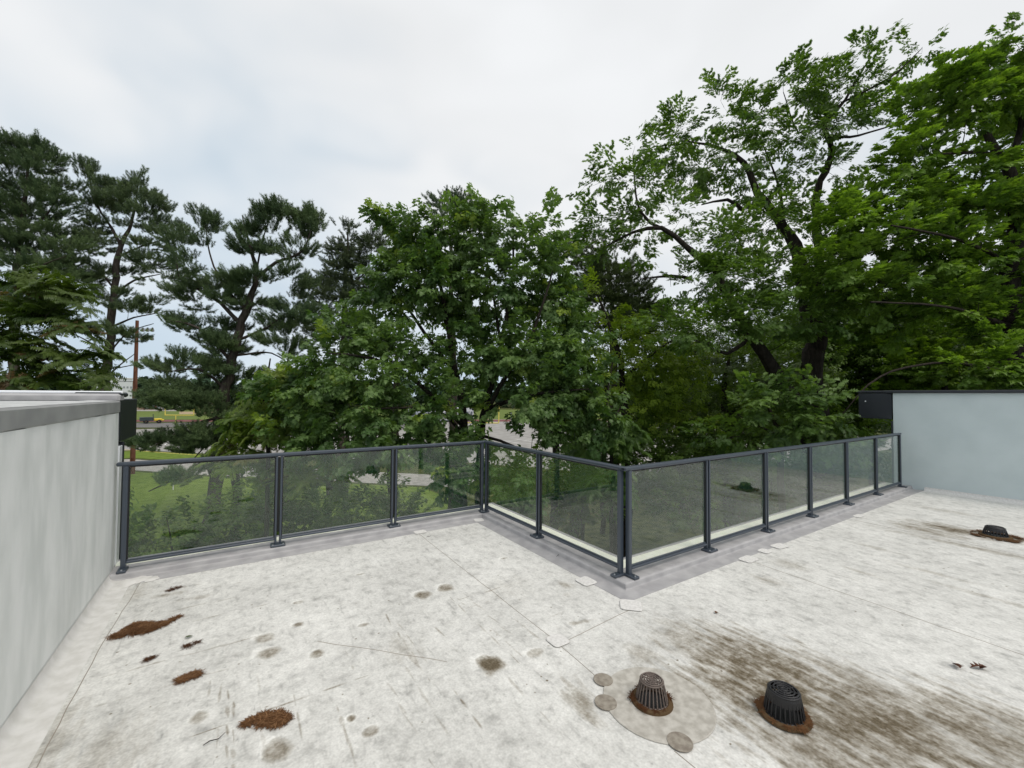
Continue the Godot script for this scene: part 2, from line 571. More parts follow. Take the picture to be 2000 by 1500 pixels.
# o: paths (limbs as [px, py, depth, radius]), blobs ([px, py, depth, half width, half height] in pixels, then spread in depth in metres, density factor),
# spray (mesh), per (attractors a square metre), k (sprays an attractor), spread, tints, up, flat
func grow(called: String, label: String, category: String, group: String, o: Dictionary) -> Node3D:
	rng.seed = hash(label)
	var base: Array = o.paths[0][0]
	var root := thing(called, label, category, ground_at(base[0], base[2]), group)
	var pos := PackedVector3Array()
	var thick := PackedFloat32Array()
	for i in o.paths.size():
		var pr := smooth_path(o.paths[i], 0.35)
		var g := Geo.new()
		g.tube(pr[0], pr[1], 9 if i == 0 else 7)
		put("trunk" if i == 0 or o.paths[i][0][1] > 2000.0 else "limb", g, o.bark, root)
		for j in pr[0].size():
			if pr[0][j].y > GROUND + o.get("clear", 2.0):
				pos.append(pr[0][j])
				thick.append(pr[1][j])
	# where foliage wants to be
	var ax_r := Vector3(CAM_R.x, 0, CAM_R.z).normalized()
	var ax_f := Vector3(CAM_F.x, 0, CAM_F.z).normalized()
	var pts := []
	for b in o.blobs:
		var c := at(b[0], b[1], b[2])
		var rx: float = b[3] * b[2] / FL
		var ry: float = b[4] * b[2] / FL
		var rd: float = b[5] if b.size() > 5 and b[5] > 0 else maxf(rx, ry) * 0.9
		var count := maxi(3, int(o.per * (rx * ry + rx * rd + ry * rd) * (b[6] if b.size() > 6 else 1.0)))
		for k in count:
			var q := any_dir() * pow(rng.randf(), 0.42)
			var p := c + ax_r * q.x * rx + UP * q.y * ry + ax_f * q.z * rd
			if lump.get_noise_3dv(p * o.get("lump", 1.0)) < o.get("gap", -0.22):
				continue
			pts.append([0.0, p, c, 1.6 if b[3] < b[4] * 0.75 and o.has("tips") else 0.0])
	for a in pts:
		var best := 1e9
		for j in pos.size():
			best = minf(best, pos[j].distance_squared_to(a[1]))
		a[0] = best
	pts.sort_custom(func(x, y): return x[0] < y[0])
	var twigs := Geo.new()
	var places := []
	for a in pts:
		var p: Vector3 = a[1]
		var best := 1e9
		var near := 0
		for j in pos.size():
			var d := pos[j].distance_squared_to(p)
			if pos[j].y > p.y:
				d *= 1.25
			if d < best:
				best = d
				near = j
		var s: Vector3 = pos[near]
		var l := s.distance_to(p)
		var r0: float = clampf(minf(thick[near] * 0.6, 0.006 + l * 0.014), 0.006, 0.06) * o.get("twig", 1.0)
		var bend := any_dir() * l * 0.12
		var m1: Vector3 = s.lerp(p, 0.35) + bend + UP * l * o.get("arch", 0.06)
		var m2: Vector3 = s.lerp(p, 0.7) + bend * 0.8 + UP * l * o.get("arch", 0.06) * 0.8
		if l > 0.05:
			twigs.tube([s, m1, m2, p], [r0, r0 * 0.8, r0 * 0.6, r0 * 0.4], 4)
		for e in [[m1, 0.8], [m2, 0.6], [p, 0.4]]:
			pos.append(e[0])
			thick.append(r0 * e[1])
		places.append([p, (p - s).normalized(), a[2], a[3]])
		if l > 0.9:
			places.append([m2, (p - s).normalized(), a[2], a[3]])
	if twigs.v.size():
		tag(put("twigs", twigs, o.bark, root), "", "", "", "stuff")
	# the foliage
	var k: int = o.k
	var mm := MultiMesh.new()
	mm.transform_format = MultiMesh.TRANSFORM_3D
	mm.use_colors = true
	mm.mesh = o.spray
	mm.instance_count = places.size() * k
	var i := 0
	var spread: float = o.spread
	var mid_x: Vector3 = pos[0]
	for e in places:
		var tone := rng.randf()
		tone = clampf(tone * 0.6 + 0.2 + lump.get_noise_3dv(e[0] * 1.7) * 0.8, 0.0, 1.0)
		for j in k:
			var off := any_dir() * spread * pow(rng.randf(), 0.5)
			off.y *= o.get("flat", 0.7)
			var p: Vector3 = e[0] + off
			var out: Vector3 = e[1] * 0.6 + (p - e[2]).normalized() * 0.6 + off / spread * 0.8 + any_dir() * 0.35 + UP * (o.get("up", 0.1) + e[3])
			if o.get("level", 0.0) > 0.0:
				out.y = lerpf(out.y, o.get("up", 0.1), o.level)
			var b := facing(out, (UP + any_dir() * o.get("roll", 0.35)).normalized()).scaled(Vector3.ONE * rng.randf_range(0.6, 1.25) * o.get("size", 1.0))
			mm.set_instance_transform(i, Transform3D(b, p - root.position))
			var c: Color = o.tints[0].lerp(o.tints[1], clampf(tone + rng.randf_range(-0.25, 0.25), 0, 1))
			if o.has("odd") and rng.randf() < o.odd[0]:
				c = o.odd[1].lerp(c, rng.randf() * 0.5)
			mm.set_instance_color(i, c)
			i += 1
	var crown := MultiMeshInstance3D.new()
	crown.multimesh = mm
	crown.name = o.get("crown", "crown")
	root.add_child(crown, true)
	tag(crown, "", "", "", "stuff")
	return root


func lin(r: float, g: float, b: float) -> Color:
	return Color(r, g, b)


func shifted(list: Array, d: float) -> Array:      # blobs given without depth get one
	var o := []
	for b in list:
		var e: Array = [b[0], b[1], d + (b[4] if b.size() > 4 else 0.0), b[2], b[3]]
		if b.size() > 5:
			e.append(b[5])
		if b.size() > 6:
			e.append(b[6])
		o.append(e)
	return o


func _ready() -> void:
	set_camera_and_light()
	make_materials()
	make_roof()
	make_left_block()
	make_right_block()
	make_outside()
	make_railings()
	make_roof_things()
	make_trees()


# ---------------------------------------------------------------- camera, sky, sun
func set_camera_and_light() -> void:
	var cam := Camera3D.new()
	cam.name = "camera"
	cam.fov = rad_to_deg(2.0 * atan(750.0 / FL))
	cam.near = 0.05
	cam.far = 1500.0
	add_child(cam)
	cam.transform = Transform3D(Basis(CAM_R, CAM_U, -CAM_F).orthonormalized(), EYE)
	cam.current = true
	# an overcast sky: soft layers of cloud, bluer and a little darker low down
	var w := 512
	var h := 256
	var im := Image.create(w, h, false, Image.FORMAT_RGBF)
	var n1 := noise(0.9, 21, 4)
	var n2 := noise(2.2, 22, 5)
	for y in h:
		var el := PI * (0.5 - (y + 0.5) / h)
		for x in w:
			var az := TAU * ((x + 0.5) / w - 0.5)
			var d := Vector3(sin(az) * cos(el), sin(el), -cos(az) * cos(el))
			var e := Vector3(d.x, d.y * 2.2, d.z)
			var a := n1.get_noise_3dv(e)
			var b := n2.get_noise_3dv(e + Vector3(a, 0, a) * 0.6)
			var low := 1.0 - smoothstep(-0.05, 0.62, d.y + a * 0.35 + b * 0.25 - d.x * 0.12)
			var c := Color(0.80, 0.815, 0.83).lerp(Color(0.57, 0.68, 0.78), low)
			c = c * (1.0 + b * 0.075 + a * 0.05)
			im.set_pixel(x, y, c)
	var pano := PanoramaSkyMaterial.new()
	pano.panorama = ImageTexture.create_from_image(im)
	var sky := Sky.new()
	sky.sky_material = pano
	var env := Environment.new()
	env.background_mode = Environment.BG_SKY
	env.sky = sky
	env.tonemap_mode = Environment.TONE_MAPPER_LINEAR
	env.tonemap_exposure = 1.06
	env.sdfgi_enabled = true
	env.ssao_enabled = true
	env.ssil_enabled = true
	var we := WorldEnvironment.new()
	we.name = "sky"
	we.environment = env
	add_child(we)
	var sun := DirectionalLight3D.new()
	sun.name = "sun"
	sun.light_energy = 0.5
	sun.light_angular_distance = 25.0
	sun.light_color = Color(1.0, 0.97, 0.93)
	sun.shadow_enabled = true
	add_child(sun)
	sun.look_at_from_position(Vector3.ZERO, Vector3(-0.12, -0.9, -0.62), Vector3.FORWARD)


func make_materials() -> void:
	lump = noise(0.55, 3, 3)
	M.grey_membrane = world_tex(mat(Color.WHITE, 0.55, 0.4), noise_tex(512, 0.012, 31, lin(0.33, 0.325, 0.335), lin(0.43, 0.425, 0.43)), 0.7, grey_tex(512, 0.02, 32), 0.3)
	M.white_membrane = world_tex(mat(Color.WHITE, 0.55, 0.4), noise_tex(512, 0.02, 33, lin(0.80, 0.83, 0.68), lin(0.88, 0.90, 0.80)), 0.9)
	M.patch = world_tex(mat(Color.WHITE, 0.6, 0.35), noise_tex(512, 0.03, 34, lin(0.60, 0.59, 0.57), lin(0.75, 0.74, 0.72)), 1.8)
	M.foot = world_tex(mat(Color.WHITE, 0.6, 0.35), noise_tex(1024, 0.012, 64, lin(0.60, 0.59, 0.56), lin(0.72, 0.71, 0.69)), 0.8)
	M.drain_disc = world_tex(mat(Color.WHITE, 0.6, 0.35), noise_tex(512, 0.02, 35, lin(0.37, 0.35, 0.31), lin(0.53, 0.51, 0.465)), 1.4)
	M.brown_patch = world_tex(mat(Color.WHITE, 0.5, 0.4), noise_tex(256, 0.03, 36, lin(0.20, 0.17, 0.14), lin(0.34, 0.31, 0.26)), 2.5)
	M.left_wall = world_tex(mat(Color.WHITE, 0.6, 0.3), noise_tex(1024, 0.012, 37, lin(0.70, 0.72, 0.705), lin(0.84, 0.85, 0.84), 3), 0.33, grey_tex(512, 0.005, 38, 5), 1.2)
	M.right_wall = world_tex(mat(Color.WHITE, 0.75, 0.3), noise_tex(512, 0.01, 39, lin(0.52, 0.59, 0.60), lin(0.57, 0.64, 0.65)), 0.3, grey_tex(512, 0.25, 40), 0.08)
	M.band = world_tex(mat(Color.WHITE, 0.5, 0.4), noise_tex(512, 0.01, 41, lin(0.27, 0.275, 0.275), lin(0.34, 0.345, 0.34)), 0.5)
	M.block_roof = world_tex(mat(Color.WHITE, 0.6, 0.4), noise_tex(512, 0.012, 42, lin(0.42, 0.43, 0.43), lin(0.60, 0.61, 0.60)), 0.6)
	M.black = mat(lin(0.018, 0.021, 0.027), 0.38, 0.5)
	M.frame = mat(lin(0.047, 0.061, 0.082), 0.33, 0.6, 0.2)
	M.gasket = mat(lin(0.008, 0.008, 0.009), 0.7)
	M.steel = mat(lin(0.45, 0.46, 0.47), 0.35, 0.5, 0.9)
	M.coping = mat(lin(0.85, 0.87, 0.90), 0.25, 0.7)
	M.glass = mat(lin(0.03, 0.15, 0.08), 0.02)
	M.glass.transparency = BaseMaterial3D.TRANSPARENCY_ALPHA
	M.glass.albedo_color.a = 0.055
	M.bark = world_tex(mat(Color.WHITE, 0.9, 0.2), noise_tex(256, 0.03, 43, lin(0.014, 0.012, 0.010), lin(0.05, 0.042, 0.034), 4), 1.3, grey_tex(256, 0.06, 44, 5), 2.0)
	M.pine_bark = world_tex(mat(Color.WHITE, 0.9, 0.2), noise_tex(256, 0.03, 45, lin(0.03, 0.025, 0.022), lin(0.09, 0.075, 0.065), 4), 0.8)
	M.leaf = mat(Color.WHITE, 0.42, 0.42)
	M.leaf.vertex_color_use_as_albedo = true
	M.leaf.backlight_enabled = true
	M.leaf.backlight = Color(0.93, 0.97, 0.55)
	M.leaf.cull_mode = BaseMaterial3D.CULL_DISABLED
	M.needle = mat(Color.WHITE, 0.55, 0.4)
	M.needle.vertex_color_use_as_albedo = true
	M.needle.cull_mode = BaseMaterial3D.CULL_DISABLED
	M.litter = mat(lin(0.125, 0.062, 0.029), 0.8, 0.2)
	M.litter_pale = mat(lin(0.23, 0.125, 0.062), 0.8, 0.2)
	M.litter_dark = mat(lin(0.075, 0.034, 0.016), 0.85, 0.2)
	M.dead_leaf = mat(lin(0.085, 0.035, 0.02), 0.6, 0.3)
	M.cast_iron = world_tex(mat(Color.WHITE, 0.6, 0.4, 0.2), noise_tex(256, 0.04, 46, lin(0.09, 0.075, 0.068), lin(0.20, 0.16, 0.14)), 6.0)
	M.black_iron = mat(lin(0.014, 0.014, 0.016), 0.45, 0.5)
	M.mud = mat(lin(0.10, 0.065, 0.035), 0.9, 0.2)


# ---------------------------------------------------------------- the roof
func make_roof() -> void:
	var near_skin := roof_skin(-1.0, -5.5, 6.0, 6.0, 240.0)
	var far_skin := roof_skin(5.0, -2.8, 6.1, 3.3, 130.0)
	var plain: Material = M.patch
	# the deck under the membrane
	var deck := Geo.new()
	deck.box(Vector3(1.24, -0.2, 4.6), Vector3(4.38, 0.38, 20.68))
	deck.box(Vector3(7.29, -0.2, 5.92), Vector3(7.7, 0.38, 18.04))
	struct("roof_slab", deck, M.band)
	struct("roof_membrane", flat_sheet(-0.95, -5.30, 3.0, 0.5, 0.0, Vector2(-1.0, -5.5), Vector2(6.0, 6.0), 30), near_skin, "white roof membrane with dried mud and dirt streaks")
	struct("roof_membrane", flat_sheet(3.0, -2.62, 5.0, 0.5, 0.0, Vector2(-1.0, -5.5), Vector2(6.0, 6.0), 16), near_skin)
	struct("roof_membrane", flat_sheet(5.0, -2.62, 10.95, 0.5, 0.0, Vector2(5.0, -2.8), Vector2(6.1, 3.3), 16), far_skin)
	struct("roof_membrane", flat_sheet(-0.95, 0.5, 10.95, 14.0, 0.0), plain)
	# laps where one sheet of membrane lies over the next: real edges, a few millimetres high
	var seam_mat := mat(lin(0.30, 0.27, 0.23), 0.7)
	var seams := [[1.965, -5.19, 1.945, -2.42], [1.94, -2.40, 1.92, -1.98], [1.85, -1.35, 1.80, 0.4], [2.76, -2.42, 1.98, -2.36], [4.64, -2.50, 4.50, 0.4], [-0.70, -5.24, -0.745, -4.1], [-0.745, -4.1, -0.76, 0.4], [0.52, -3.30, 1.20, -2.60], [7.45, -2.45, 7.40, 0.4]]
	for s in seams:
		var a := Vector3(s[0], 0.0, s[1])
		var b := Vector3(s[2], 0.0, s[3])
		var d := (b - a).normalized()
		var side := d.cross(UP)
		var steps := maxi(2, int(a.distance_to(b) / 0.15))
		var z := noise(1.1, int(s[0] * 91), 2)
		var rows := []
		var edge := Geo.new()
		rows = []
		for i in steps + 1:
			var p := a.lerp(b, float(i) / steps) + side * z.get_noise_1d(i * 0.5) * 0.008
			rows.append([p - side * 0.0040 + UP * 0.0006, p - side * 0.0010 + UP * 0.0026, p + side * 0.0015 + UP * 0.0006])
		edge.sheet(rows, [], UP)
		tag(put("membrane_seam", edge, seam_mat), "", "", "", "structure")
	# the grey membrane that climbs the kerb under the railing
	struct("roof_kerb", along_rail([Vector2(0.262, 0.001), Vector2(0.26, 0.005), Vector2(0.17, 0.0055), Vector2(0.130, 0.006), Vector2(0.115, 0.007), Vector2(0.108, 0.011), Vector2(0.105, 0.020), Vector2(0.103, 0.046), Vector2(0.098, 0.056), Vector2(0.088, 0.0615), Vector2(0.075, 0.062), Vector2(0.03, 0.060), Vector2(-0.153, 0.060)], 0.005), M.grey_membrane, "grey membrane kerb under the glass railing")
	struct("kerb_top", along_rail([Vector2(-0.150, 0.062), Vector2(-0.22, 0.063), Vector2(-0.30, 0.062)], 0.004, 9), M.white_membrane, "white top of the kerb outside the glass")
	struct("roof_edge", along_rail([Vector2(-0.296, 0.058), Vector2(-0.297, 0.072), Vector2(-0.325, 0.073), Vector2(-0.33, -0.12)], 0.0), M.grey_membrane, "grey metal edge of the roof")
	# what carries it all: the storeys below
	var low := Geo.new()
	low.box(Vector3(1.24, GROUND / 2 - 0.2, 4.6), Vector3(4.3, -GROUND - 0.4, 20.6))
	low.box(Vector3(7.29, GROUND / 2 - 0.2, 5.92), Vector3(7.7, -GROUND - 0.4, 17.9))
	struct("storeys_below", low, M.right_wall)
	# the far parapet behind the viewer
	var back := Geo.new()
	back.box(Vector3(5.0, 0.4, 14.2), Vector3(12.4, 0.8, 0.3), 0.01)
	tag(put("back_parapet", back, M.right_wall), "pale low parapet closing the roof far behind the viewer", "parapet")


func cove(x_wall: float, to: float, z0: float, z1: float, lap: float) -> Geo:   # a membrane's rounded foot against a wall
	var g := Geo.new()
	var rows := []
	var z := noise(0.9, 61, 3)
	var s := signf(to - x_wall)
	var steps := 60
	for i in steps + 1:
		var zz := lerpf(z0, z1, float(i) / steps)
		var w := 0.0015 * z.get_noise_1d(zz)
		var row := []
		for p in [Vector2(0.003, 0.075), Vector2(0.005, 0.055), Vector2(0.013, 0.032), Vector2(0.030, 0.014), Vector2(0.055, 0.006), Vector2(lap - 0.01, 0.0045), Vector2(lap, 0.0006)]:
			row.append(Vector3(x_wall + s * (p.x + w * (1.0 if p.x < lap - 0.02 else 0.2)), p.y, zz))
		rows.append(row)
	g.sheet(rows, [], Vector3(s, 1, 0))
	return g


func make_left_block() -> void:
	var top := EYE.y - 0.083
	var b := thing("left_parapet_block", "pale grey raised roof block along the left with grey band and dark fascia", "building", Vector3(-3, 0, 0))
	var g := Geo.new()
	# the wall's face bulges a little, as a membrane glued to it does
	var rows := []
	var z := noise(0.8, 63, 3)
	for i in 81:
		var zz := lerpf(-5.56, 3.0, i / 80.0)
		var row := []
		for j in 13:
			var y := lerpf(0.0, top - 0.115, j / 12.0)
			row.append(Vector3(-0.95 + 0.016 * minf(1.0, y / 0.8) * z.get_noise_2d(zz * 3.0, y * 0.5), y, zz))
		rows.append(row)
	g.sheet(rows, [], Vector3.RIGHT)
	g.box(Vector3(-1.2, (top - 0.12) / 2, 8.5), Vector3(0.5, top - 0.12, 11.0))
	g.box(Vector3(-1.2, (top - 0.12) / 2, -5.6), Vector3(0.47, top - 0.12, 0.10))
	put("wall", g, M.left_wall, b)
	g = Geo.new()
	g.box(Vector3(-1.055, top - 0.056, 4.22), Vector3(0.23, 0.118, 19.56), 0.012)
	put("fascia_band", g, M.band, b)
	g = Geo.new()
	g.quad(Vector3(-1.15, top + 0.004, -5.5), Vector3(-14, top + 0.004, -5.5), Vector3(-14, top + 0.004, 14), Vector3(-1.15, top + 0.004, 14), UP)
	g.quad(Vector3(-0.958, top + 0.0045, -5.55), Vector3(-1.16, top + 0.0085, -5.55), Vector3(-1.16, top + 0.0085, 14), Vector3(-0.958, top + 0.0045, 14), UP)
	put("block_roof", g, M.block_roof, b)
	# a low kerb along the street side, capped with bright metal
	g = Geo.new()
	g.box(Vector3(-7.5, top + 0.03, -5.68), Vector3(13.1, 0.085, 0.2), 0.02)
	put("roof_kerb", g, M.grey_membrane, b)
	g = Geo.new()
	g.box(Vector3(-7.5, top + 0.085, -5.76), Vector3(13.1, 0.024, 0.12), 0.006)
	put("coping", g, M.coping, b)
	g = Geo.new()
	g.box(Vector3(-1.12, top + 0.060, -5.80), Vector3(0.34, 0.05, 0.34), 0.015)
	put("coping_end", g, M.black, b)
	# the dark metal fascia that stands out beyond the wall's end
	g = Geo.new()
	g.box(Vector3(-7.48, top - 0.195, -6.03), Vector3(13.06, 0.42, 0.84), 0.006)
	put("fascia_panel", g, M.black, b)
	g = Geo.new()
	g.box(Vector3(-0.965, 0.62, -5.70), Vector3(0.03, 1.2, 0.13), 0.006)
	put("corner_trim", g, M.coping, b)
	g = Geo.new()
	g.box(Vector3(-0.97, 0.35, -5.80), Vector3(0.05, 1.8, 0.05), 0.004)
	put("corner_post", g, M.black, b)
	g = cove(-0.95, 0.0, -5.5, 3.0, 0.175)
	put("wall_foot", g, M.foot, b)
	g = Geo.new()
	g.box(Vector3(-7.5, GROUND / 2 + 0.4, 4.2), Vector3(12.5, -GROUND + 0.8, 19.5))
	put("storey", g, M.right_wall, b)


func make_right_block() -> void:
	var top := EYE.y + 0.10
	var b := thing("right_parapet_block", "smooth blue grey wall block at the right with black coping and fascia", "building", Vector3(13, 0, 0))
	var g := Geo.new()
	g.box(Vector3(12.95, top / 2, 5.53), Vector3(4.0, top, 16.94), 0.004)
	put("wall", g, M.right_wall, b)
	g = Geo.new()
	g.box(Vector3(12.93, top + 0.027, 5.49), Vector3(4.10, 0.05, 17.10), 0.008)
	put("coping", g, M.black, b)
	g = Geo.new()
	g.box(Vector3(12.95, top - 0.262, -3.23), Vector3(3.98, 0.52, 0.54), 0.006)
	put("fascia_panel", g, M.black, b)
	g = Geo.new()
	g.box(Vector3(12.97, top + 0.028, -3.30), Vector3(4.06, 0.042, 0.46), 0.008)
	put("fascia_cap", g, M.black, b)
	g = Geo.new()
	g.box(Vector3(10.945, top / 2 - 0.28, -2.955), Vector3(0.03, top - 0.56, 0.022), 0.003)
	put("corner_trim", g, M.black, b)
	g = Geo.new()
	g.lathe(Vector3.ZERO, [Vector2(0.0, 0.006), Vector2(0.012, 0.004), Vector2(0.014, 0.0)], 12)
	var s := put("screw", g, M.coping, b)
	s.position = Vector3(10.96, EYE.y - 0.07, -3.38) - b.position
	s.rotation.z = PI / 2
	g = cove(10.95, 0.0, -2.5, 3.0, 0.11)
	put("wall_foot", g, M.patch, b)
	g = Geo.new()
	g.box(Vector3(13.0, GROUND / 2, 5.5), Vector3(4.0, -GROUND - 0.02, 16.8))
	put("storey", g, M.right_wall, b)


# ---------------------------------------------------------------- railings
func make_railings() -> void:
	var labels := ["glass railing run from the left wall with three long panes", "short middle glass railing run of two panes turning toward the viewer", "long right glass railing run of six panes ending at the blue grey wall"]
	var stops := [[-0.865, 0.426, 1.732, 3.027], [-5.387, -4.119, -2.832], [3.133, 4.39, 5.65, 6.89, 8.165, 9.43, 10.66]]
	for k in 3:
		var turn := -PI / 2 if k == 1 else 0.0
		var basis := Basis(UP, turn)              # local x runs along the railing, local z to the roof's side
		var origin := Vector3(RAIL[k].x, 0, RAIL[k].y)
		if k != 1:
			origin.x = 0.0
		else:
			origin.z = 0.0
		var r := thing("glass_railing", labels[k], "railing", Vector3.ZERO, "glass railing runs along the roof edge")
		var y0 := 0.060
		var y1 := 0.05 + 1.036
		var st: Array = stops[k]
		var w := func(x: float, y: float, z: float) -> Vector3:
			return origin + basis * Vector3(x, y, z)
		# the handrail, with its ends mitred by running to the corner
		var g := Geo.new()
		var a: float = [-0.935, -5.468, 3.052][k]
		var e: float = [3.108, -2.749, 10.70][k]
		g.box(w.call((a + e) / 2, y1 - 0.019 + 0.0015 * (k % 2), 0), Vector3(e - a, 0.038, 0.056), 0.010, basis)
		put("top_rail", g, M.frame, r)
		for i in st.size():
			var x: float = st[i]
			var ends := i == 0 or i == st.size() - 1
			var p := Geo.new()
			var hgt := y1 - 0.038 - y0
			for o in ([0.0] if ends else [-0.0235, 0.0235]):
				p.box(w.call(x + o, y0 + hgt / 2, 0), Vector3(0.040 if ends else 0.022, hgt, 0.048), 0.004, basis)
			var post := put("post", p, M.frame, r)
			if not ends:
				p = Geo.new()
				p.box(w.call(x, y0 + hgt / 2 + 0.07, -0.004), Vector3(0.017, hgt - 0.16, 0.024), 0.0, basis)
				put("spacer", p, M.gasket, post)
			p = Geo.new()
			if ends:
				p.box(w.call(x, y0 + 0.012, 0.035), Vector3(0.07, 0.024, 0.135), 0.005, basis)
			else:
				p.box(w.call(x, y0 + 0.012, 0.028), Vector3(0.145, 0.024, 0.115), 0.005, basis)
			put("base_plate", p, M.frame, post)
			for o in ([[0.0, 0.078]] if ends else [[-0.05, 0.062], [0.05, 0.062]]):
				p = Geo.new()
				p.lathe(w.call(x + o[0], y0 + 0.024, o[1]), [Vector2(0.0, 0.007), Vector2(0.007, 0.006), Vector2(0.009, 0.0)], 10)
				put("bolt", p, M.steel, post)
		for i in st.size() - 1:
			var lo: float = st[i] + (0.020 if i == 0 else 0.032)
			var hi: float = st[i + 1] - (0.020 if i == st.size() - 2 else 0.032)
			g = Geo.new()
			g.box(w.call((lo + hi) / 2, 0.132, 0.004), Vector3(hi - lo, 0.024, 0.040), 0.006, basis)
			g.box(w.call((lo + hi) / 2, 0.150, -0.002), Vector3(hi - lo, 0.014, 0.022), 0.003, basis)
			put("bottom_rail", g, M.frame, r)
			g = Geo.new()
			for x in [lo + 0.005, hi - 0.005]:
				g.box(w.call(x, 0.60, -0.002), Vector3(0.011, 0.88, 0.024), 0.0, basis)
			g.box(w.call((lo + hi) / 2, y1 - 0.045, -0.002), Vector3(hi - lo - 0.024, 0.014, 0.020), 0.0, basis)
			put("glazing_strip", g, M.gasket, r)
			var bm := BoxMesh.new()
			bm.size = Vector3(hi - lo - 0.014, 0.885, 0.009)
			bm.material = M.glass
			var pane := MeshInstance3D.new()
			pane.name = "glass_pane"
			pane.mesh = bm
			r.add_child(pane, true)
			pane.transform = Transform3D(basis, w.call((lo + hi) / 2, 0.150 + 0.885 / 2, -0.002))


# ---------------------------------------------------------------- small things on the roof
func rounded_patch(cx: float, cz: float, sx: float, sz: float, turn: float, y: float, r := 0.03) -> Geo:
	var g := Geo.new()
	var pts := []
	for q in [[1, 1, 0.0], [-1, 1, PI / 2], [-1, -1, PI], [1, -1, PI * 1.5]]:
		for j in 5:
			var an: float = q[2] + PI / 2 * j / 4.0
			var p := Vector2(q[0] * (sx / 2 - r) + r * cos(an), q[1] * (sz / 2 - r) + r * sin(an)).rotated(turn) + Vector2(cx, cz)
			pts.append(p)
	for j in pts.size():
		var a: Vector2 = pts[j]
		var b: Vector2 = pts[(j + 1) % pts.size()]
		var c := Vector2(cx, cz)
		g.tri(Vector3(c.x, y, c.y), Vector3(a.x, y, a.y), Vector3(b.x, y, b.y), UP)
		var oa := a + (a - c).normalized() * 0.004
		var ob := b + (b - c).normalized() * 0.004
		g.quad(Vector3(a.x, y, a.y), Vector3(b.x, y, b.y), Vector3(ob.x, y - 0.005, ob.y), Vector3(oa.x, y - 0.005, oa.y), Vector3(a.x - c.x, 0.02, a.y - c.y))
	return g


func disc(cx: float, cz: float, r: float, y: float, squash := 1.0) -> Geo:
	var g := Geo.new()
	for j in 40:
		var a := Vector3(cos(TAU * j / 40) * r, 0, sin(TAU * j / 40) * r * squash)
		var b := Vector3(cos(TAU * (j + 1) / 40) * r, 0, sin(TAU * (j + 1) / 40) * r * squash)
		var c := Vector3(cx, y, cz)
		g.tri(c, c + a, c + b, UP)
		g.quad(c + a, c + b, c + b * 1.01 - UP * 0.004, c + a * 1.01 - UP * 0.004, a + UP * 0.1)
	return g


# dry pine needles heaped over circles [x, z, radius, height]
func needle_heap(g: Geo, circles: Array, count: int, y0: float, length := 0.085) -> void:
	var total := 0.0
	for c in circles:
		total += c[2] * c[2]
	for c in circles:
		for i in int(count * c[2] * c[2] / total):
			var q := Vector2.from_angle(rng.randf() * TAU) * sqrt(rng.randf()) * (1.0 if i % 5 else rng.randf_range(1.0, 1.5))
			var p := Vector3(c[0] + q.x * c[2], y0 + 0.003 + maxf(0.0, 1.0 - q.length_squared()) * c[3] * rng.randf_range(0.5, 1.25), c[1] + q.y * c[2])
			var an := rng.randf() * TAU
			var d := Vector3(cos(an), rng.randf_range(-0.12, 0.16), sin(an))
			var e := Vector3(cos(an + rng.randf_range(-0.9, 0.9)), rng.randf_range(-0.15, 0.1), sin(an + rng.randf_range(-0.9, 0.9)))
			var l := length * rng.randf_range(0.5, 1.1) / 2
			var w := UP.cross(d).normalized() * 0.0015
			var a := p - d * l
			var b := p
			var f := p + e * l
			a.y = maxf(a.y, y0 + 0.002)
			f.y = maxf(f.y, y0 + 0.002)
			g.quad(a - w, a + w, b + w, b - w, UP)
			g.tri(b - w, b + w, f, UP)


func heap_body(g: Geo, circles: Array, y0: float) -> void:
	for c in circles:
		var rows := []
		for i in 5:
			var row := []
			for j in 15:
				var an := TAU * j / 14
				var r: float = c[2] * (1.0 - i / 4.0) * (0.86 + 0.5 * lump.get_noise_2d(cos(an) * 14 + c[0] * 50, sin(an) * 14 + c[1] * 30))
				row.append(Vector3(c[0] + cos(an) * r, y0 + 0.002 + c[3] * 0.75 * (1.0 - pow(1.0 - i / 4.0, 2.0)), c[1] + sin(an) * r))
			rows.append(row)
		g.sheet(rows, [], UP)


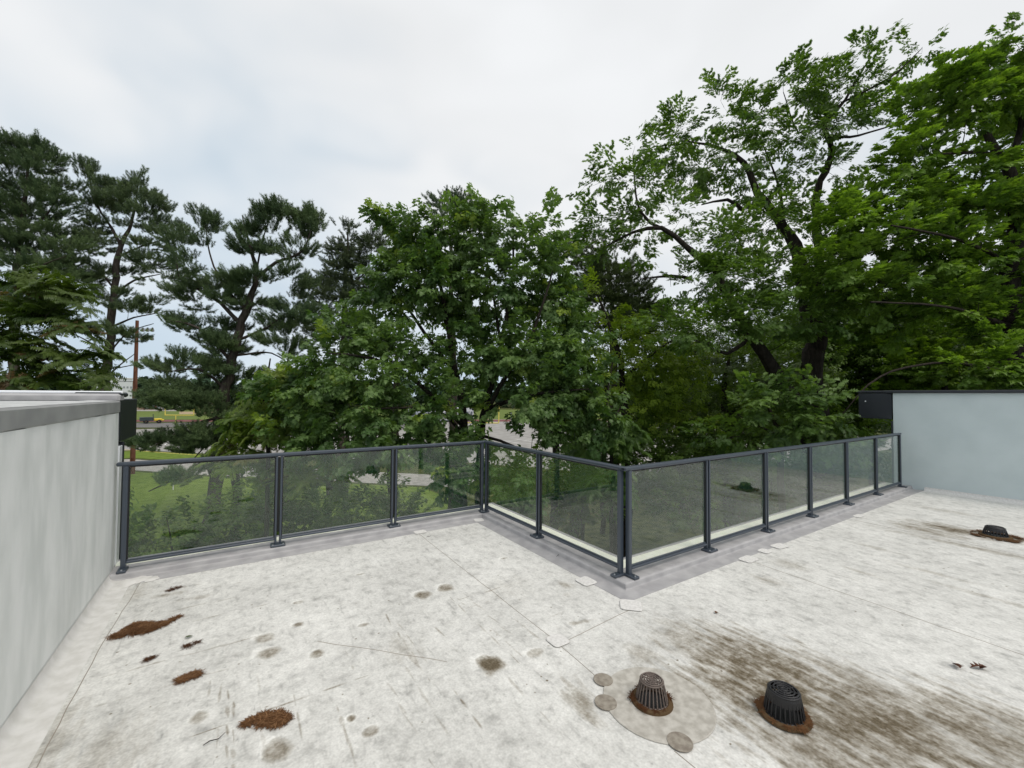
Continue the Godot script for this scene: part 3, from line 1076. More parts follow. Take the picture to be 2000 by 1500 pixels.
func roof_drain(label: String, x: float, z: float, r0: float, r1: float, h: float, m: Material, solid: float, ribs: int) -> void:
	var p := Vector3(x, 0.006, z)
	var d := thing("roof_drain", label, "roof drain", p, "domed roof drains")
	var g := Geo.new()
	g.lathe(p, [Vector2(r0 * 1.36, 0.0), Vector2(r0 * 1.33, 0.012), Vector2(r0 * 1.1, 0.018), Vector2(r0 * 1.02, 0.012), Vector2(r0 * 0.9, 0.004)], 32)
	put("base_ring", g, M.mud, d)
	# upright bars of the basket
	g = Geo.new()
	for k in ribs:
		var an := TAU * k / ribs
		var o := Vector3(cos(an), 0, sin(an))
		var a := p + o * r0 + UP * 0.010
		var b := p + o * lerpf(r0, r1, 0.55) * 1.03 + UP * h * 0.55
		var c := p + o * r1 + UP * h * 0.97
		g.tube([a, b, c], [r0 * 0.055, r0 * 0.05, r0 * 0.045], 5)
	put("basket_bars", g, m, d)
	for y in [[0.012, r0 * 0.07], [h * 0.97, r0 * 0.06]]:
		g = Geo.new()
		var ring := []
		var rr := []
		for k in 30:
			ring.append(p + Vector3(cos(TAU * k / 30), 0, sin(TAU * k / 30)) * lerpf(r0, r1, y[0] / h) + UP * y[0])
			rr.append(y[1])
		g.tube(ring, rr, 6, true)
		put("basket_ring", g, m, d)
	if solid > 0.0:
		g = Geo.new()
		g.lathe(p, [Vector2(lerpf(r0, r1, 1.0 - solid) * 1.0 + 0.002, h * (1.0 - solid)), Vector2(lerpf(r0, r1, 0.85) + 0.004, h * 0.85), Vector2(r1 + 0.003, h * 0.97), Vector2(r1 * 0.93, h * 1.02)], 32)
		put("upper_band", g, m, d)
	# the top: rings and cross bars with openings between
	g = Geo.new()
	for q in [0.92, 0.68, 0.44, 0.2]:
		var ring := []
		var rr := []
		for k in 24:
			ring.append(p + Vector3(cos(TAU * k / 24), 0, sin(TAU * k / 24)) * r1 * q + UP * (h + 0.003))
			rr.append(r1 * 0.075)
		g.tube(ring, rr, 5, true)
	for k in 4:
		var o := Vector3(cos(PI * k / 4 + 0.3), 0, sin(PI * k / 4 + 0.3)) * r1 * 0.95
		g.tube([p + o + UP * (h + 0.001), p - o + UP * (h + 0.001)], [r1 * 0.06, r1 * 0.06], 5)
	put("top_grate", g, m, d)
	g = Geo.new()
	g.lathe(p, [Vector2(0.0, 0.006), Vector2(r0 * 0.95, 0.006)], 24)
	put("sump", g, M.black_iron, d)


func make_roof_things() -> void:
	rng.seed = 404
	# drains and what has gathered round them
	var pl := put("drain_plate", disc(2.06, -1.615, 0.302, 0.007), M.drain_disc)
	tag(pl, "large round tan membrane disc sealed round the small rusty drain", "membrane disc")
	roof_drain("small rusty iron drain dome on the round tan disc", 2.03, -1.63, 0.086, 0.062, 0.122, M.cast_iron, 0.0, 24)
	roof_drain("black slotted drain dome standing in the dried mud", 2.56, -1.17, 0.095, 0.074, 0.135, M.black_iron, 0.38, 26)
	roof_drain("distant black drain dome in brown needles near the right wall", 8.13, -1.20, 0.11, 0.085, 0.11, M.black_iron, 0.4, 22)
	var collars := [["thin collar of brown needles round the small rusty drain", 2.03, -1.63, 0.100, 420, 0.014], ["thick matted collar of needles round the black drain", 2.56, -1.17, 0.112, 800, 0.014], ["brown heap of needles round the distant drain", 8.13, -1.20, 0.2, 900, 0.006]]
	for c in collars:
		var g := Geo.new()
		var cs := []
		for k in 22:
			var an := TAU * k / 22
			if rng.randf() < 0.18 and c[3] < 0.15:
				continue
			var rad: float = c[3] * rng.randf_range(0.94, 1.1)
			cs.append([c[1] + cos(an) * rad, c[2] + sin(an) * rad, 0.008 * rng.randf_range(0.3, 1.6) * (4.5 if c[3] > 0.15 else 1.0), 0.005 + (0.008 if c[4] > 1000 else 0.0)])
		heap_body(g, cs, c[5])
		tag(put("needle_collar", g, M.mud), c[0], "pine needles", "pine needle collars round the drains")
		var nd := Geo.new()
		needle_heap(nd, cs, c[4], c[5] + 0.004, 0.06)
		var host := get_child(get_child_count() - 1)
		put("needles", nd, M.litter_dark if c[4] < 700 else M.litter, host, false).set_meta("kind", "stuff")
	var heaps := [
		["large rust brown heap of pine needles with a long tail", [[-0.60, -4.16, 0.085, 0.022], [-0.67, -4.155, 0.055, 0.016], [-0.52, -4.15, 0.075, 0.018], [-0.46, -4.14, 0.05, 0.012], [-0.415, -4.155, 0.032, 0.010], [-0.37, -4.20, 0.026, 0.010], [-0.335, -4.24, 0.018, 0.008]], 2600],
		["small thin scatter of brown needles right of the large heap", [[-0.235, -3.305, 0.03, 0.008], [-0.185, -3.31, 0.035, 0.009]], 420],
		["rust brown needle heap lowest in front of the viewer", [[0.105, -2.68, 0.035, 0.010], [0.155, -2.665, 0.045, 0.013], [0.205, -2.63, 0.045, 0.013], [0.25, -2.60, 0.03, 0.010]], 1500],
		["wisp of brown needles nearest the left railing post", [[-0.45, -4.85, 0.03, 0.004], [-0.40, -4.86, 0.03, 0.005]], 90],
		["wisp of needles beside the left wall seam", [[-0.46, -3.66, 0.03, 0.004], [-0.42, -3.67, 0.025, 0.004]], 60],
		["wisp of dark needles between the large heap and the small scatter", [[-0.23, -3.72, 0.03, 0.005], [-0.19, -3.72, 0.02, 0.005]], 80]]
	for hp in heaps:
		rng.seed = hash(hp[0])
		var many := []
		for c in hp[1]:
			for k in 4:
				var q: Vector2 = Vector2.from_angle(rng.randf() * TAU) * c[2] * rng.randf_range(0.3, 0.75)
				many.append([c[0] + q.x, c[1] + q.y * 1.1, c[2] * rng.randf_range(0.35, 0.75), c[3] * rng.randf_range(0.6, 1.1)])
		hp[1] = many
		var g := Geo.new()
		heap_body(g, hp[1], 0.0)
		var o := put("needle_heap", g, M.litter_dark) if hp[2] > 100 else null
		var nd := Geo.new()
		needle_heap(nd, hp[1], hp[2], 0.003, 0.07)
		if o == null:
			o = put("needle_heap", nd, M.litter_dark)
		else:
			put("needles", nd, M.litter, o).set_meta("kind", "stuff")
			nd = Geo.new()
			needle_heap(nd, hp[1], hp[2] / 3, 0.004, 0.07)
			put("needles", nd, M.litter_pale, o).set_meta("kind", "stuff")
		tag(o, hp[0], "pine needles", "drifts of pine needles on the roof")
	# dead leaves and twigs
	rng.seed = 91
	for e in [["dry brown curled leaf left of its twin on the right side", 3.93, -0.745, 0.5, 0.085], ["ragged dry brown leaf rightmost on the pale roof", 4.09, -0.66, 2.3, 0.085]]:
		var g := Geo.new()
		leaf(g, OAK_LEAF, Basis(UP, e[3]) * Basis(Vector3.RIGHT, 0.15), Vector3(e[1], 0.022, e[2]), e[4], 0.5, 0.25)
		leaf(g, OVAL_LEAF, Basis(UP, e[3] + 0.5), Vector3(e[1] + 0.02, 0.016, e[2]), e[4] * 0.7, 0.6, 0.1)
		tag(put("dry_leaf", g, M.dead_leaf, null, true), e[0], "leaf", "dry leaves on the roof")
	var sm := Geo.new()
	leaf(sm, OVAL_LEAF, Basis(UP, 0.2), Vector3(3.27, 0.012, -2.0), 0.05, 0.4, 0.2)
	tag(put("dry_leaf", sm, M.litter, null, true), "tiny orange leaf lying by the outer railing corner", "leaf")
	var gl := Geo.new()
	leaf(gl, OVAL_LEAF, Basis(UP, 0.1), Vector3(-0.27, 0.012, -3.83), 0.05, 0.3, 0.1)
	tag(put("green_leaf", gl, mat(lin(0.08, 0.10, 0.045), 0.6), null, true), "small grey green leaf near the large needle heap", "leaf")
	for e in [["thin curled twig lying in front of the small needle scatter", -0.10, -2.62, 0.09], ["short dark twig beside the seam below the left railing", 1.99, -4.95, 0.07], ["thin dark twig on the grey kerb of the middle railing", 2.93, -3.6, 0.14]]:
		var g := Geo.new()
		var p := Vector3(e[1], 0.012 if e[1] < 2.5 else 0.020, e[2])
		g.tube([p, p + Vector3(0.3, 0.03, -0.12) * e[3], p + Vector3(0.7, 0.02, -0.05) * e[3], p + Vector3(1.0, 0.05, -0.35) * e[3]], [0.0018, 0.0026, 0.0022, 0.0012], 5)
		tag(put("twig", g, M.bark), e[0], "twig", "twigs on the roof")
	# membrane patches
	for e in [["round brownish patch upper left on the rim of the drain disc", 1.928, -1.912, 0.058], ["round brownish patch lower left on the rim of the drain disc", 1.800, -1.765, 0.062], ["round brownish patch lowest on the rim of the drain disc", 1.915, -1.365, 0.062]]:
		tag(put("round_patch", disc(e[1], e[2], e[3], 0.0105), M.brown_patch), e[0], "patch", "round patches on the drain disc")
	var sq := [
		["white square patch covering the tip of the kerb's outer corner", 2.80, -2.46, 0.17, 0.17, 0.78], ["white square patch on the middle kerb edge near the outer corner", 2.80, -3.00, 0.15, 0.16, 0.0], ["white square patch on the left kerb edge above a seam", 2.00, -5.19, 0.15, 0.11, 0.0],
		["white patch at the inner corner of the kerb", 2.88, -5.25, 0.13, 0.12, 0.3], ["large white patch on the right kerb edge over a seam", 4.66, -2.47, 0.20, 0.13, 0.0], ["middle white patch of three on the right kerb edge", 5.06, -2.50, 0.13, 0.11, 0.0], ["right white patch of three close together on the right kerb edge", 5.38, -2.49, 0.20, 0.12, 0.1],
		["white patch on the right kerb edge furthest from the others", 7.75, -2.49, 0.22, 0.09, 0.0], ["rounded square patch where two seams meet in mid roof", 1.96, -2.39, 0.13, 0.13, 0.0]]
	for e in sq:
		tag(put("membrane_patch", rounded_patch(e[1], e[2], e[3], e[4], e[5], 0.012), M.patch), e[0], "patch", "square patches on seams and kerb edges")
	# sealant smeared at the left end of the kerb
	rng.seed = 6
	var sg := Geo.new()
	for c in [[-0.80, -5.24, 0.11, 0.028], [-0.70, -5.26, 0.10, 0.022], [-0.62, -5.22, 0.07, 0.015], [-0.86, -5.15, 0.08, 0.02]]:
		heap_body(sg, [c], 0.001)
	tag(put("sealant", sg, M.foot), "lumpy white sealant smear at the foot of the leftmost railing post", "sealant")


# ---------------------------------------------------------------- beyond the roof
func area(called: String, corners: Array, y: float, m: Material) -> void:
	var g := Geo.new()
	var flat := PackedVector2Array()
	for c in corners:
		flat.append(Vector2(c.x, c.z))
	var ids := Geometry2D.triangulate_polygon(flat)
	for i in range(0, ids.size(), 3):
		g.tri(corners[ids[i]] + UP * y, corners[ids[i + 1]] + UP * y, corners[ids[i + 2]] + UP * y, UP)
	struct(called, g, m)


# a strip of ground between two lines across the view, given as pixel heights at two columns
func strip(called: String, xa: float, ya0: float, ya1: float, xb: float, yb0: float, yb1: float, lift: float, m: Material) -> void:
	area(called, [spot(xa, ya0), spot(xa, ya1), spot(xb, yb1), spot(xb, yb0)], lift, m)


func make_outside() -> void:
	var lawn := world_tex(mat(Color.WHITE, 0.9, 0.1), noise_tex(512, 0.02, 51, lin(0.10, 0.15, 0.025), lin(0.16, 0.22, 0.045)), 0.12)
	var earth := world_tex(mat(Color.WHITE, 0.95, 0.1), noise_tex(512, 0.02, 52, lin(0.035, 0.045, 0.018), lin(0.10, 0.11, 0.04)), 0.15)
	var tar := world_tex(mat(Color.WHITE, 0.9, 0.2), noise_tex(512, 0.015, 53, lin(0.26, 0.25, 0.235), lin(0.36, 0.35, 0.33)), 0.06)
	var road := mat(lin(0.16, 0.155, 0.15), 0.9, 0.2)
	var walk := world_tex(mat(Color.WHITE, 0.9, 0.2), noise_tex(256, 0.03, 54, lin(0.28, 0.27, 0.25), lin(0.40, 0.38, 0.35)), 0.2)
	var yellow := mat(lin(0.62, 0.52, 0.10), 0.7)
	var white := mat(lin(0.75, 0.75, 0.73), 0.7)
	var maroon := mat(lin(0.15, 0.03, 0.03), 0.8)
	struct("ground", flat_sheet(-700, -900, 900, 200, GROUND, Vector2.ZERO, Vector2.ONE, 1), earth)
	# from near to far: lawn, walk, parking lot, field with its track
	area("lawn", [Vector3(-60, GROUND, -6.5), Vector3(-60, GROUND, -60), Vector3(-11, GROUND, -54), Vector3(-2.4, GROUND, -44.8), Vector3(12, GROUND, -31), Vector3(13, GROUND, -20), Vector3(4.5, GROUND, -6.5)], 0.004, lawn)
	area("sidewalk", [Vector3(-70, GROUND, -62), Vector3(-70, GROUND, -69), Vector3(-9.4, GROUND, -60), Vector3(2, GROUND, -48), Vector3(19, GROUND, -31), Vector3(17, GROUND, -27), Vector3(-2.4, GROUND, -45.5), Vector3(-11, GROUND, -55)], 0.008, walk)
	area("verge", [Vector3(-70, GROUND, -70), Vector3(-70, GROUND, -78), Vector3(-10, GROUND, -68), Vector3(4, GROUND, -53), Vector3(3, GROUND, -49), Vector3(-9.4, GROUND, -61)], 0.008, lawn)
	area("parking_lot", [Vector3(-80, GROUND, -80), Vector3(-80, GROUND, -106), Vector3(-12, GROUND, -108), Vector3(100, GROUND, -108), Vector3(100, GROUND, -20), Vector3(32, GROUND, -22), Vector3(19, GROUND, -42), Vector3(4, GROUND, -54), Vector3(-10, GROUND, -69)], 0.006, tar)
	strip("road", -200, 835, 828, 800, 835, 824, 0.012, road)
	strip("track", -200, 823.5, 820.5, 1200, 823.5, 819.5, 0.014, maroon)
	strip("field", -300, 820, 800, 1300, 819, 800, 0.010, mat(lin(0.13, 0.17, 0.05), 0.9, 0.1))
	strip("gravel_path", 260, 803, 797, 345, 803, 797, 0.016, walk)
	strip("gravel_path", 350, 809, 804, 620, 809, 805, 0.016, world_tex(mat(Color.WHITE, 0.9, 0.1), noise_tex(128, 0.05, 55, lin(0.30, 0.22, 0.14), lin(0.42, 0.34, 0.22)), 0.1))
	for i in 9:                                     # painted bays on the lot
		var a := Vector3(-8 + i * 3.0, GROUND, -74)
		area("bay_line", [a, a + Vector3(0.14, 0, 0), a + Vector3(0.14, 0, -5.2), a + Vector3(0, 0, -5.2)], 0.012, white)
	for i in 12:
		var a := Vector3(14 + i * 3.0, GROUND, -52)
		area("bay_line", [a, a + Vector3(0.14, 0, 0), a + Vector3(0.14, 0, -5.2), a + Vector3(0, 0, -5.2)], 0.012, white)
	area("yellow_line", [Vector3(-14, GROUND, -73.2), Vector3(-14, GROUND, -73.5), Vector3(-3.6, GROUND, -60.3), Vector3(-3.6, GROUND, -60.0)], 0.016, yellow)
	# floodlight pole
	var base := ground_at(263, 37)
	var rust := world_tex(mat(Color.WHITE, 0.8, 0.2), noise_tex(256, 0.03, 56, lin(0.09, 0.035, 0.022), lin(0.22, 0.10, 0.07), 4), 0.4)
	var p := thing("floodlight_pole", "tall reddish wooden pole with two rows of floodlights", "light pole", base)
	var g := Geo.new()
	var tip := at(268, 626, 37)
	g.tube([base - UP * 0.3, base.lerp(tip, 0.5), tip], [0.19, 0.16, 0.12], 12)
	put("pole", g, rust, p)
	for row in 2:
		var y := tip - UP * (0.75 + row * 0.75)
		g = Geo.new()
		g.tube([y - CAM_R * 0.3, y + CAM_R * 1.4], [0.05, 0.05], 6)
		var arm := put("crossarm", g, M.frame, p)
		for k in 3:
			var c := y + CAM_R * (0.45 + 0.42 * k)
			var f := Geo.new()
			f.lathe(Vector3.ZERO, [Vector2(0.05, 0.30), Vector2(0.09, 0.24), Vector2(0.20, 0.0), Vector2(0.17, 0.01), Vector2(0.0, 0.08)], 14)
			var fl := put("floodlight", f, M.steel, arm)
			fl.position = c - UP * 0.1
			fl.rotation = Vector3(0.9, 0.4, 0.0)
	# pavilion with dark red columns
	var d := 176.0
	var a0 := ground_at(272, d)
	var xa := Vector3(CAM_R.x, 0, CAM_R.z).normalized()
	var fa := Vector3(CAM_F.x, 0, CAM_F.z).normalized()
	var bas := Basis(xa, UP, -fa)
	fa = Vector3(a0.x, 0, a0.z).normalized()
	xa = fa.cross(UP)
	bas = Basis(xa, UP, -fa)
	var b := thing("red_column_pavilion", "low tan building with dark red columns and glass front", "building", a0)
	g = Geo.new()
	g.box(a0 + xa * 5.2 + UP * 1.7 + fa * 4.4, Vector3(11.4, 3.4, 7.0), 0.02, bas)
	put("wall", g, mat(lin(0.42, 0.30, 0.22), 0.8), b)
	g = Geo.new()
	g.box(a0 + xa * 5.2 + UP * 3.75 + fa * 3.2, Vector3(12.0, 0.7, 9.6), 0.02, bas)
	put("roof", g, mat(lin(0.62, 0.50, 0.36), 0.8), b)
	for k in 5:
		g = Geo.new()
		g.box(a0 + xa * (1.6 + k * 1.9) + UP * 1.7 - fa * 0.6, Vector3(0.34, 3.4, 0.34), 0.02, bas)
		put("column", g, maroon, b)
	for k in 4:
		g = Geo.new()
		g.box(a0 + xa * (2.55 + k * 1.9) + UP * 1.6 + fa * 0.85, Vector3(1.3, 2.4, 0.08), 0.0, bas)
		put("window", g, mat(lin(0.45, 0.50, 0.52), 0.2), b)
	var wb := thing("white_hut", "small white hut at the right end of the red column building", "building", a0 + xa * 12.4)
	g = Geo.new()
	g.box(a0 + xa * 13.4 + UP * 1.75 + fa * 3.0, Vector3(4.0, 3.5, 5.0), 0.02, bas)
	put("wall", g, mat(lin(0.62, 0.60, 0.60), 0.8), wb)
	g = Geo.new()
	g.box(a0 + xa * 13.6 + UP * 1.7 + fa * 0.45, Vector3(1.6, 0.9, 0.1), 0.0, bas)
	put("window", g, M.black, wb)
	g = Geo.new()
	g.box(a0 + xa * 13.4 + UP * 3.56 + fa * 3.0, Vector3(4.3, 0.12, 5.3), 0.0, bas)
	put("roof", g, mat(lin(0.4, 0.38, 0.38), 0.8), wb)
	make_car(a0 + xa * 9.2 - fa * 4.0, bas, "small white car parked in front of the red column building", white)
	# blue bin beside it
	var bb := thing("blue_dumpster", "blue dumpster right of the white car", "dumpster", a0 + xa * 16.4)
	g = Geo.new()
	g.box(a0 + xa * 17.2 + UP * 0.75, Vector3(2.6, 1.1, 1.6), 0.04, bas)
	put("body", g, mat(lin(0.03, 0.07, 0.28), 0.6), bb)
	g = Geo.new()
	g.box(a0 + xa * 17.2 + UP * 1.36, Vector3(2.7, 0.12, 1.7), 0.03, bas)
	put("lid", g, mat(lin(0.05, 0.11, 0.40), 0.6), bb)
	g = Geo.new()
	g.box(a0 + xa * 17.2 + UP * 0.1, Vector3(2.2, 0.2, 1.3), 0.02, bas)
	put("skid", g, M.black, bb)
	# pale buildings above the left roof edge
	for e in [["big pale building with a dark line of lettering left of the pole", 204, 258, 738.5, 150.0, true], ["low pale building half hidden behind the left pine", 156, 197, 742.0, 160.0, false]]:
		var dd: float = e[4]
		var l := ground_at(e[1], dd)
		var wd: float = (e[2] - e[1]) * dd / FL
		var hh: float = at((e[1] + e[2]) / 2.0, e[3], dd).y - GROUND
		fa = Vector3(l.x, 0, l.z).normalized()
		xa = fa.cross(UP)
		bas = Basis(xa, UP, -fa)
		wd *= 0.75
		var pb := thing("pale_building", e[0], "building", l, "pale buildings beyond the parking lot")
		g = Geo.new()
		g.box(l + xa * wd / 2 + UP * hh / 2 + fa * 8, Vector3(wd, hh, 16), 0.03, bas)
		put("wall", g, mat(lin(0.58, 0.60, 0.62), 0.8), pb)
		g = Geo.new()
		g.box(l + xa * wd / 2 + UP * (hh + 0.12) + fa * 8, Vector3(wd + 0.4, 0.3, 16.4), 0.02, bas)
		put("roof", g, mat(lin(0.70, 0.72, 0.74), 0.6), pb)
		if e[5]:
			g = Geo.new()
			for k in 14:
				g.box(l + xa * (wd * 0.42 + k * 0.33) + UP * (hh - 1.0) - fa * 0.03, Vector3(0.22, 0.30, 0.06), 0.0, bas)
			put("lettering", g, mat(lin(0.12, 0.13, 0.14), 0.8), pb)
			for k in 7:
				var wdw := Geo.new()
				wdw.box(l + xa * (wd * 0.30 + k * 0.95) + UP * (hh - 3.2) - fa * 0.03, Vector3(0.5, 0.7, 0.06), 0.0, bas)
				put("window", wdw, mat(lin(0.25, 0.27, 0.29), 0.3), pb)
	# field furniture
	goal_post("near yellow goal post beside the track", 343, 826, 322, 378, 811, 790, yellow)
	goal_post("yellow goal post seen between the trunks of the middle tree", 928, 838, 908, 974, 826, 786, yellow)
	var sg0 := spot(998, 842)
	var sd := (sg0 - EYE).dot(CAM_F)
	var so := thing("training_net", "silver framed training net past the middle railing", "sports goal", sg0)
	var u := sd / FL
	g = Geo.new()
	g.tube([sg0, sg0 + UP * 37 * u], [0.10, 0.10], 8)
	put("post", g, white, so)
	g = Geo.new()
	g.tube([sg0 + UP * 21 * u, sg0 + xa * 29 * u + UP * 21 * u, sg0 + xa * 29 * u + UP * 2 * u, sg0 + UP * 2 * u], [0.07, 0.07, 0.07, 0.07], 6)
	g.tube([sg0 + UP * 20 * u, sg0 - xa * 6 * u], [0.07, 0.07], 6)
	put("frame", g, M.steel, so)
	g = Geo.new()
	for k in 15:
		g.tube([sg0 + xa * 2 * k * u + UP * 21 * u, sg0 + xa * 2 * k * u + UP * 3 * u], [0.012, 0.012], 3)
	for k in 9:
		g.tube([sg0 + UP * (3 + 2 * k) * u, sg0 + xa * 29 * u + UP * (3 + 2 * k) * u], [0.012, 0.012], 3)
	tag(put("net", g, M.band, so), "", "", "", "stuff")
	# long building seen between the stems
	var lb := spot(840, 826)
	var ld := (lb - EYE).dot(CAM_F)
	var lo := thing("long_grey_building", "long pale grey building beyond the lot with a dark base", "building", lb)
	g = Geo.new()
	g.box(lb + xa * 55 * ld / FL + UP * 14 * ld / FL + fa * 5, Vector3(112 * ld / FL, 26 * ld / FL, 10), 0.02, bas)
	put("wall", g, mat(lin(0.50, 0.52, 0.56), 0.8), lo)
	g = Geo.new()
	g.box(lb + xa * 55 * ld / FL + UP * 1.5 * ld / FL + fa * 4.9, Vector3(113 * ld / FL, 5 * ld / FL, 10.1), 0.02, bas)
	put("base_band", g, M.black, lo)
	for k in 10:
		g = Geo.new()
		g.box(lb + xa * (6 + k * 11) * ld / FL + UP * 17 * ld / FL - fa * 0.02, Vector3(5 * ld / FL, 6 * ld / FL, 0.1), 0.0, bas)
		put("window", g, mat(lin(0.10, 0.12, 0.14), 0.2), lo)
	# small vehicles by the track
	make_cart(spot(296, 827), bas)
	# sign on the lawn
	var sb := spot(338, 957)
	var su := (sb - EYE).dot(CAM_F) / FL
	var sn := thing("lawn_sign", "small pale blue sign on a post on the lawn", "sign", sb)
	g = Geo.new()
	g.tube([sb, sb + UP * 26 * su], [0.03, 0.03], 6)
	put("post", g, white, sn)
	g = Geo.new()
	g.box(sb + UP * 24 * su, Vector3(5 * su, 9 * su, 0.03), 0.004, bas)
	put("board", g, mat(lin(0.30, 0.48, 0.55), 0.6), sn)
	# wooded horizon
	var far := Geo.new()
	rng.seed = 12
	var fm := MultiMesh.new()
	fm.transform_format = MultiMesh.TRANSFORM_3D
	fm.use_colors = true
	M.far_leaf = mat(Color.WHITE, 0.8, 0.2)
	M.far_leaf.vertex_color_use_as_albedo = true
	fm.mesh = leaf_spray(OVAL_LEAF, 2.4, 4.0, 26, 0.4, M.far_leaf)
	fm.instance_count = 5200
	for i in 5200:
		var px := rng.randf_range(-600, 2500)
		var dd := rng.randf_range(235, 300)
		var q := ground_at(px, dd)
		var top := 12.0 + 6.0 * lump.get_noise_1d(px * 0.03) + 3.0 * lump.get_noise_1d(px * 0.13)
		q.y += top * pow(rng.randf(), 0.6)
		fm.set_instance_transform(i, Transform3D(facing(any_dir() + UP * 0.3, UP).scaled(Vector3.ONE * rng.randf_range(0.7, 1.3)), q))
		fm.set_instance_color(i, lin(0.035, 0.065, 0.04).lerp(lin(0.075, 0.12, 0.055), rng.randf()))
	var fw := MultiMeshInstance3D.new()
	fw.multimesh = fm
	fw.name = "distant_woods"
	add_child(fw)
	tag(fw, "dark line of far woods on the horizon", "woods", "", "stuff")


func goal_post(label: String, px: float, py: float, xl: float, xr: float, ybar: float, ytop: float, m: Material) -> void:
	var b := spot(px, py)
	var u := (b - EYE).dot(CAM_F) / FL
	var xa := Vector3(CAM_R.x, 0, CAM_R.z).normalized()
	var o := thing("goal_post", label, "goal post", b, "yellow goal posts")
	var c := b + UP * (py - ybar) * u
	var l := c - xa * (px - xl) * u
	var r := c + xa * (xr - px) * u
	for e in [["stem", b - UP * 0.2, c], ["crossbar", l, r], ["upright", l, l + UP * (ybar - ytop) * u], ["upright", r, r + UP * (ybar - ytop) * u]]:
		var g := Geo.new()
		g.tube([e[1], e[2]], [0.11, 0.11], 8)
		put(e[0], g, m, o)


func make_car(p: Vector3, bas: Basis, label: String, paint: Material) -> void:
	var o := thing("parked_car", label, "car", p)
	var w := func(x: float, y: float, z: float) -> Vector3: return p + bas * Vector3(x, y, z)
	var g := Geo.new()
	var body := [[-2.15, 0.45, 0.80], [-2.05, 0.45, 0.92], [-1.1, 0.42, 0.98], [0.9, 0.42, 0.98], [2.0, 0.45, 0.84], [2.2, 0.5, 0.7]]
	var rows := []
	for s in body:
		rows.append([w.call(s[0], s[1] - 0.15, -0.85), w.call(s[0], s[2] - 0.1, -0.88), w.call(s[0], s[2], -0.78), w.call(s[0], s[2], 0.78), w.call(s[0], s[2] - 0.1, 0.88), w.call(s[0], s[1] - 0.15, 0.85)])
	g.sheet(rows, [], UP)
	put("body", g, paint, o)
	g = Geo.new()
	rows = []
	for s in [[-1.75, 0.95, 0.97], [-1.35, 0.95, 1.38], [-0.9, 0.95, 1.46], [0.2, 0.95, 1.46], [0.95, 0.95, 1.0]]:
		rows.append([w.call(s[0], s[1], -0.78), w.call(s[0], s[2], -0.62), w.call(s[0], s[2], 0.62), w.call(s[0], s[1], 0.78)])
	g.sheet(rows, [], UP)
	put("cabin", g, mat(lin(0.10, 0.11, 0.12), 0.2), o)
	g = Geo.new()
	g.box(w.call(-0.45, 1.47, 0), Vector3(1.3, 0.04, 1.25), 0.015, bas)
	put("roof", g, paint, o)
	for x in [-1.35, 1.35]:
		for z in [-0.82, 0.82]:
			g = Geo.new()
			var ring := []
			var rr := []
			for k in 16:
				ring.append(w.call(x + cos(TAU * k / 16) * 0.24, 0.33 + sin(TAU * k / 16) * 0.24, z))
				rr.append(0.09)
			g.tube(ring, rr, 6, true)
			put("wheel", g, M.gasket, o)


func make_cart(p: Vector3, bas: Basis) -> void:
	var o := thing("utility_cart", "dark utility cart with a yellow front parked by the track", "vehicle", p)
	var w := func(x: float, y: float, z: float) -> Vector3: return p + bas * Vector3(x, y, z)
	var dark := mat(lin(0.03, 0.045, 0.05), 0.5)
	var yel := mat(lin(0.60, 0.45, 0.03), 0.5)
	var g := Geo.new()
	g.box(w.call(-0.9, 0.95, 0), Vector3(2.4, 0.7, 1.5), 0.08, bas)
	g.box(w.call(-0.9, 1.42, 0), Vector3(2.5, 0.10, 1.6), 0.03, bas)
	put("cargo_bed", g, dark, o)
	g = Geo.new()
	g.box(w.call(1.1, 0.85, 0), Vector3(1.5, 0.55, 1.3), 0.12, bas)
	g.box(w.call(1.95, 0.75, 0), Vector3(0.5, 0.35, 1.2), 0.08, bas)
	put("hood", g, yel, o)
	g = Geo.new()
	g.tube([w.call(0.3, 1.2, 0.6), w.call(0.25, 2.1, 0.6), w.call(0.25, 2.1, -0.6), w.call(0.3, 1.2, -0.6)], [0.04, 0.04, 0.04, 0.04], 6)
	put("roll_bar", g, dark, o)
	for x in [-1.0, 1.3]:
		for z in [-0.75, 0.75]:
			g = Geo.new()
			var ring := []
			var rr := []
			for k in 16:
				ring.append(w.call(x + cos(TAU * k / 16) * 0.30, 0.42 + sin(TAU * k / 16) * 0.30, z))
				rr.append(0.13)
			g.tube(ring, rr, 6, true)
			put("wheel", g, M.gasket, o)


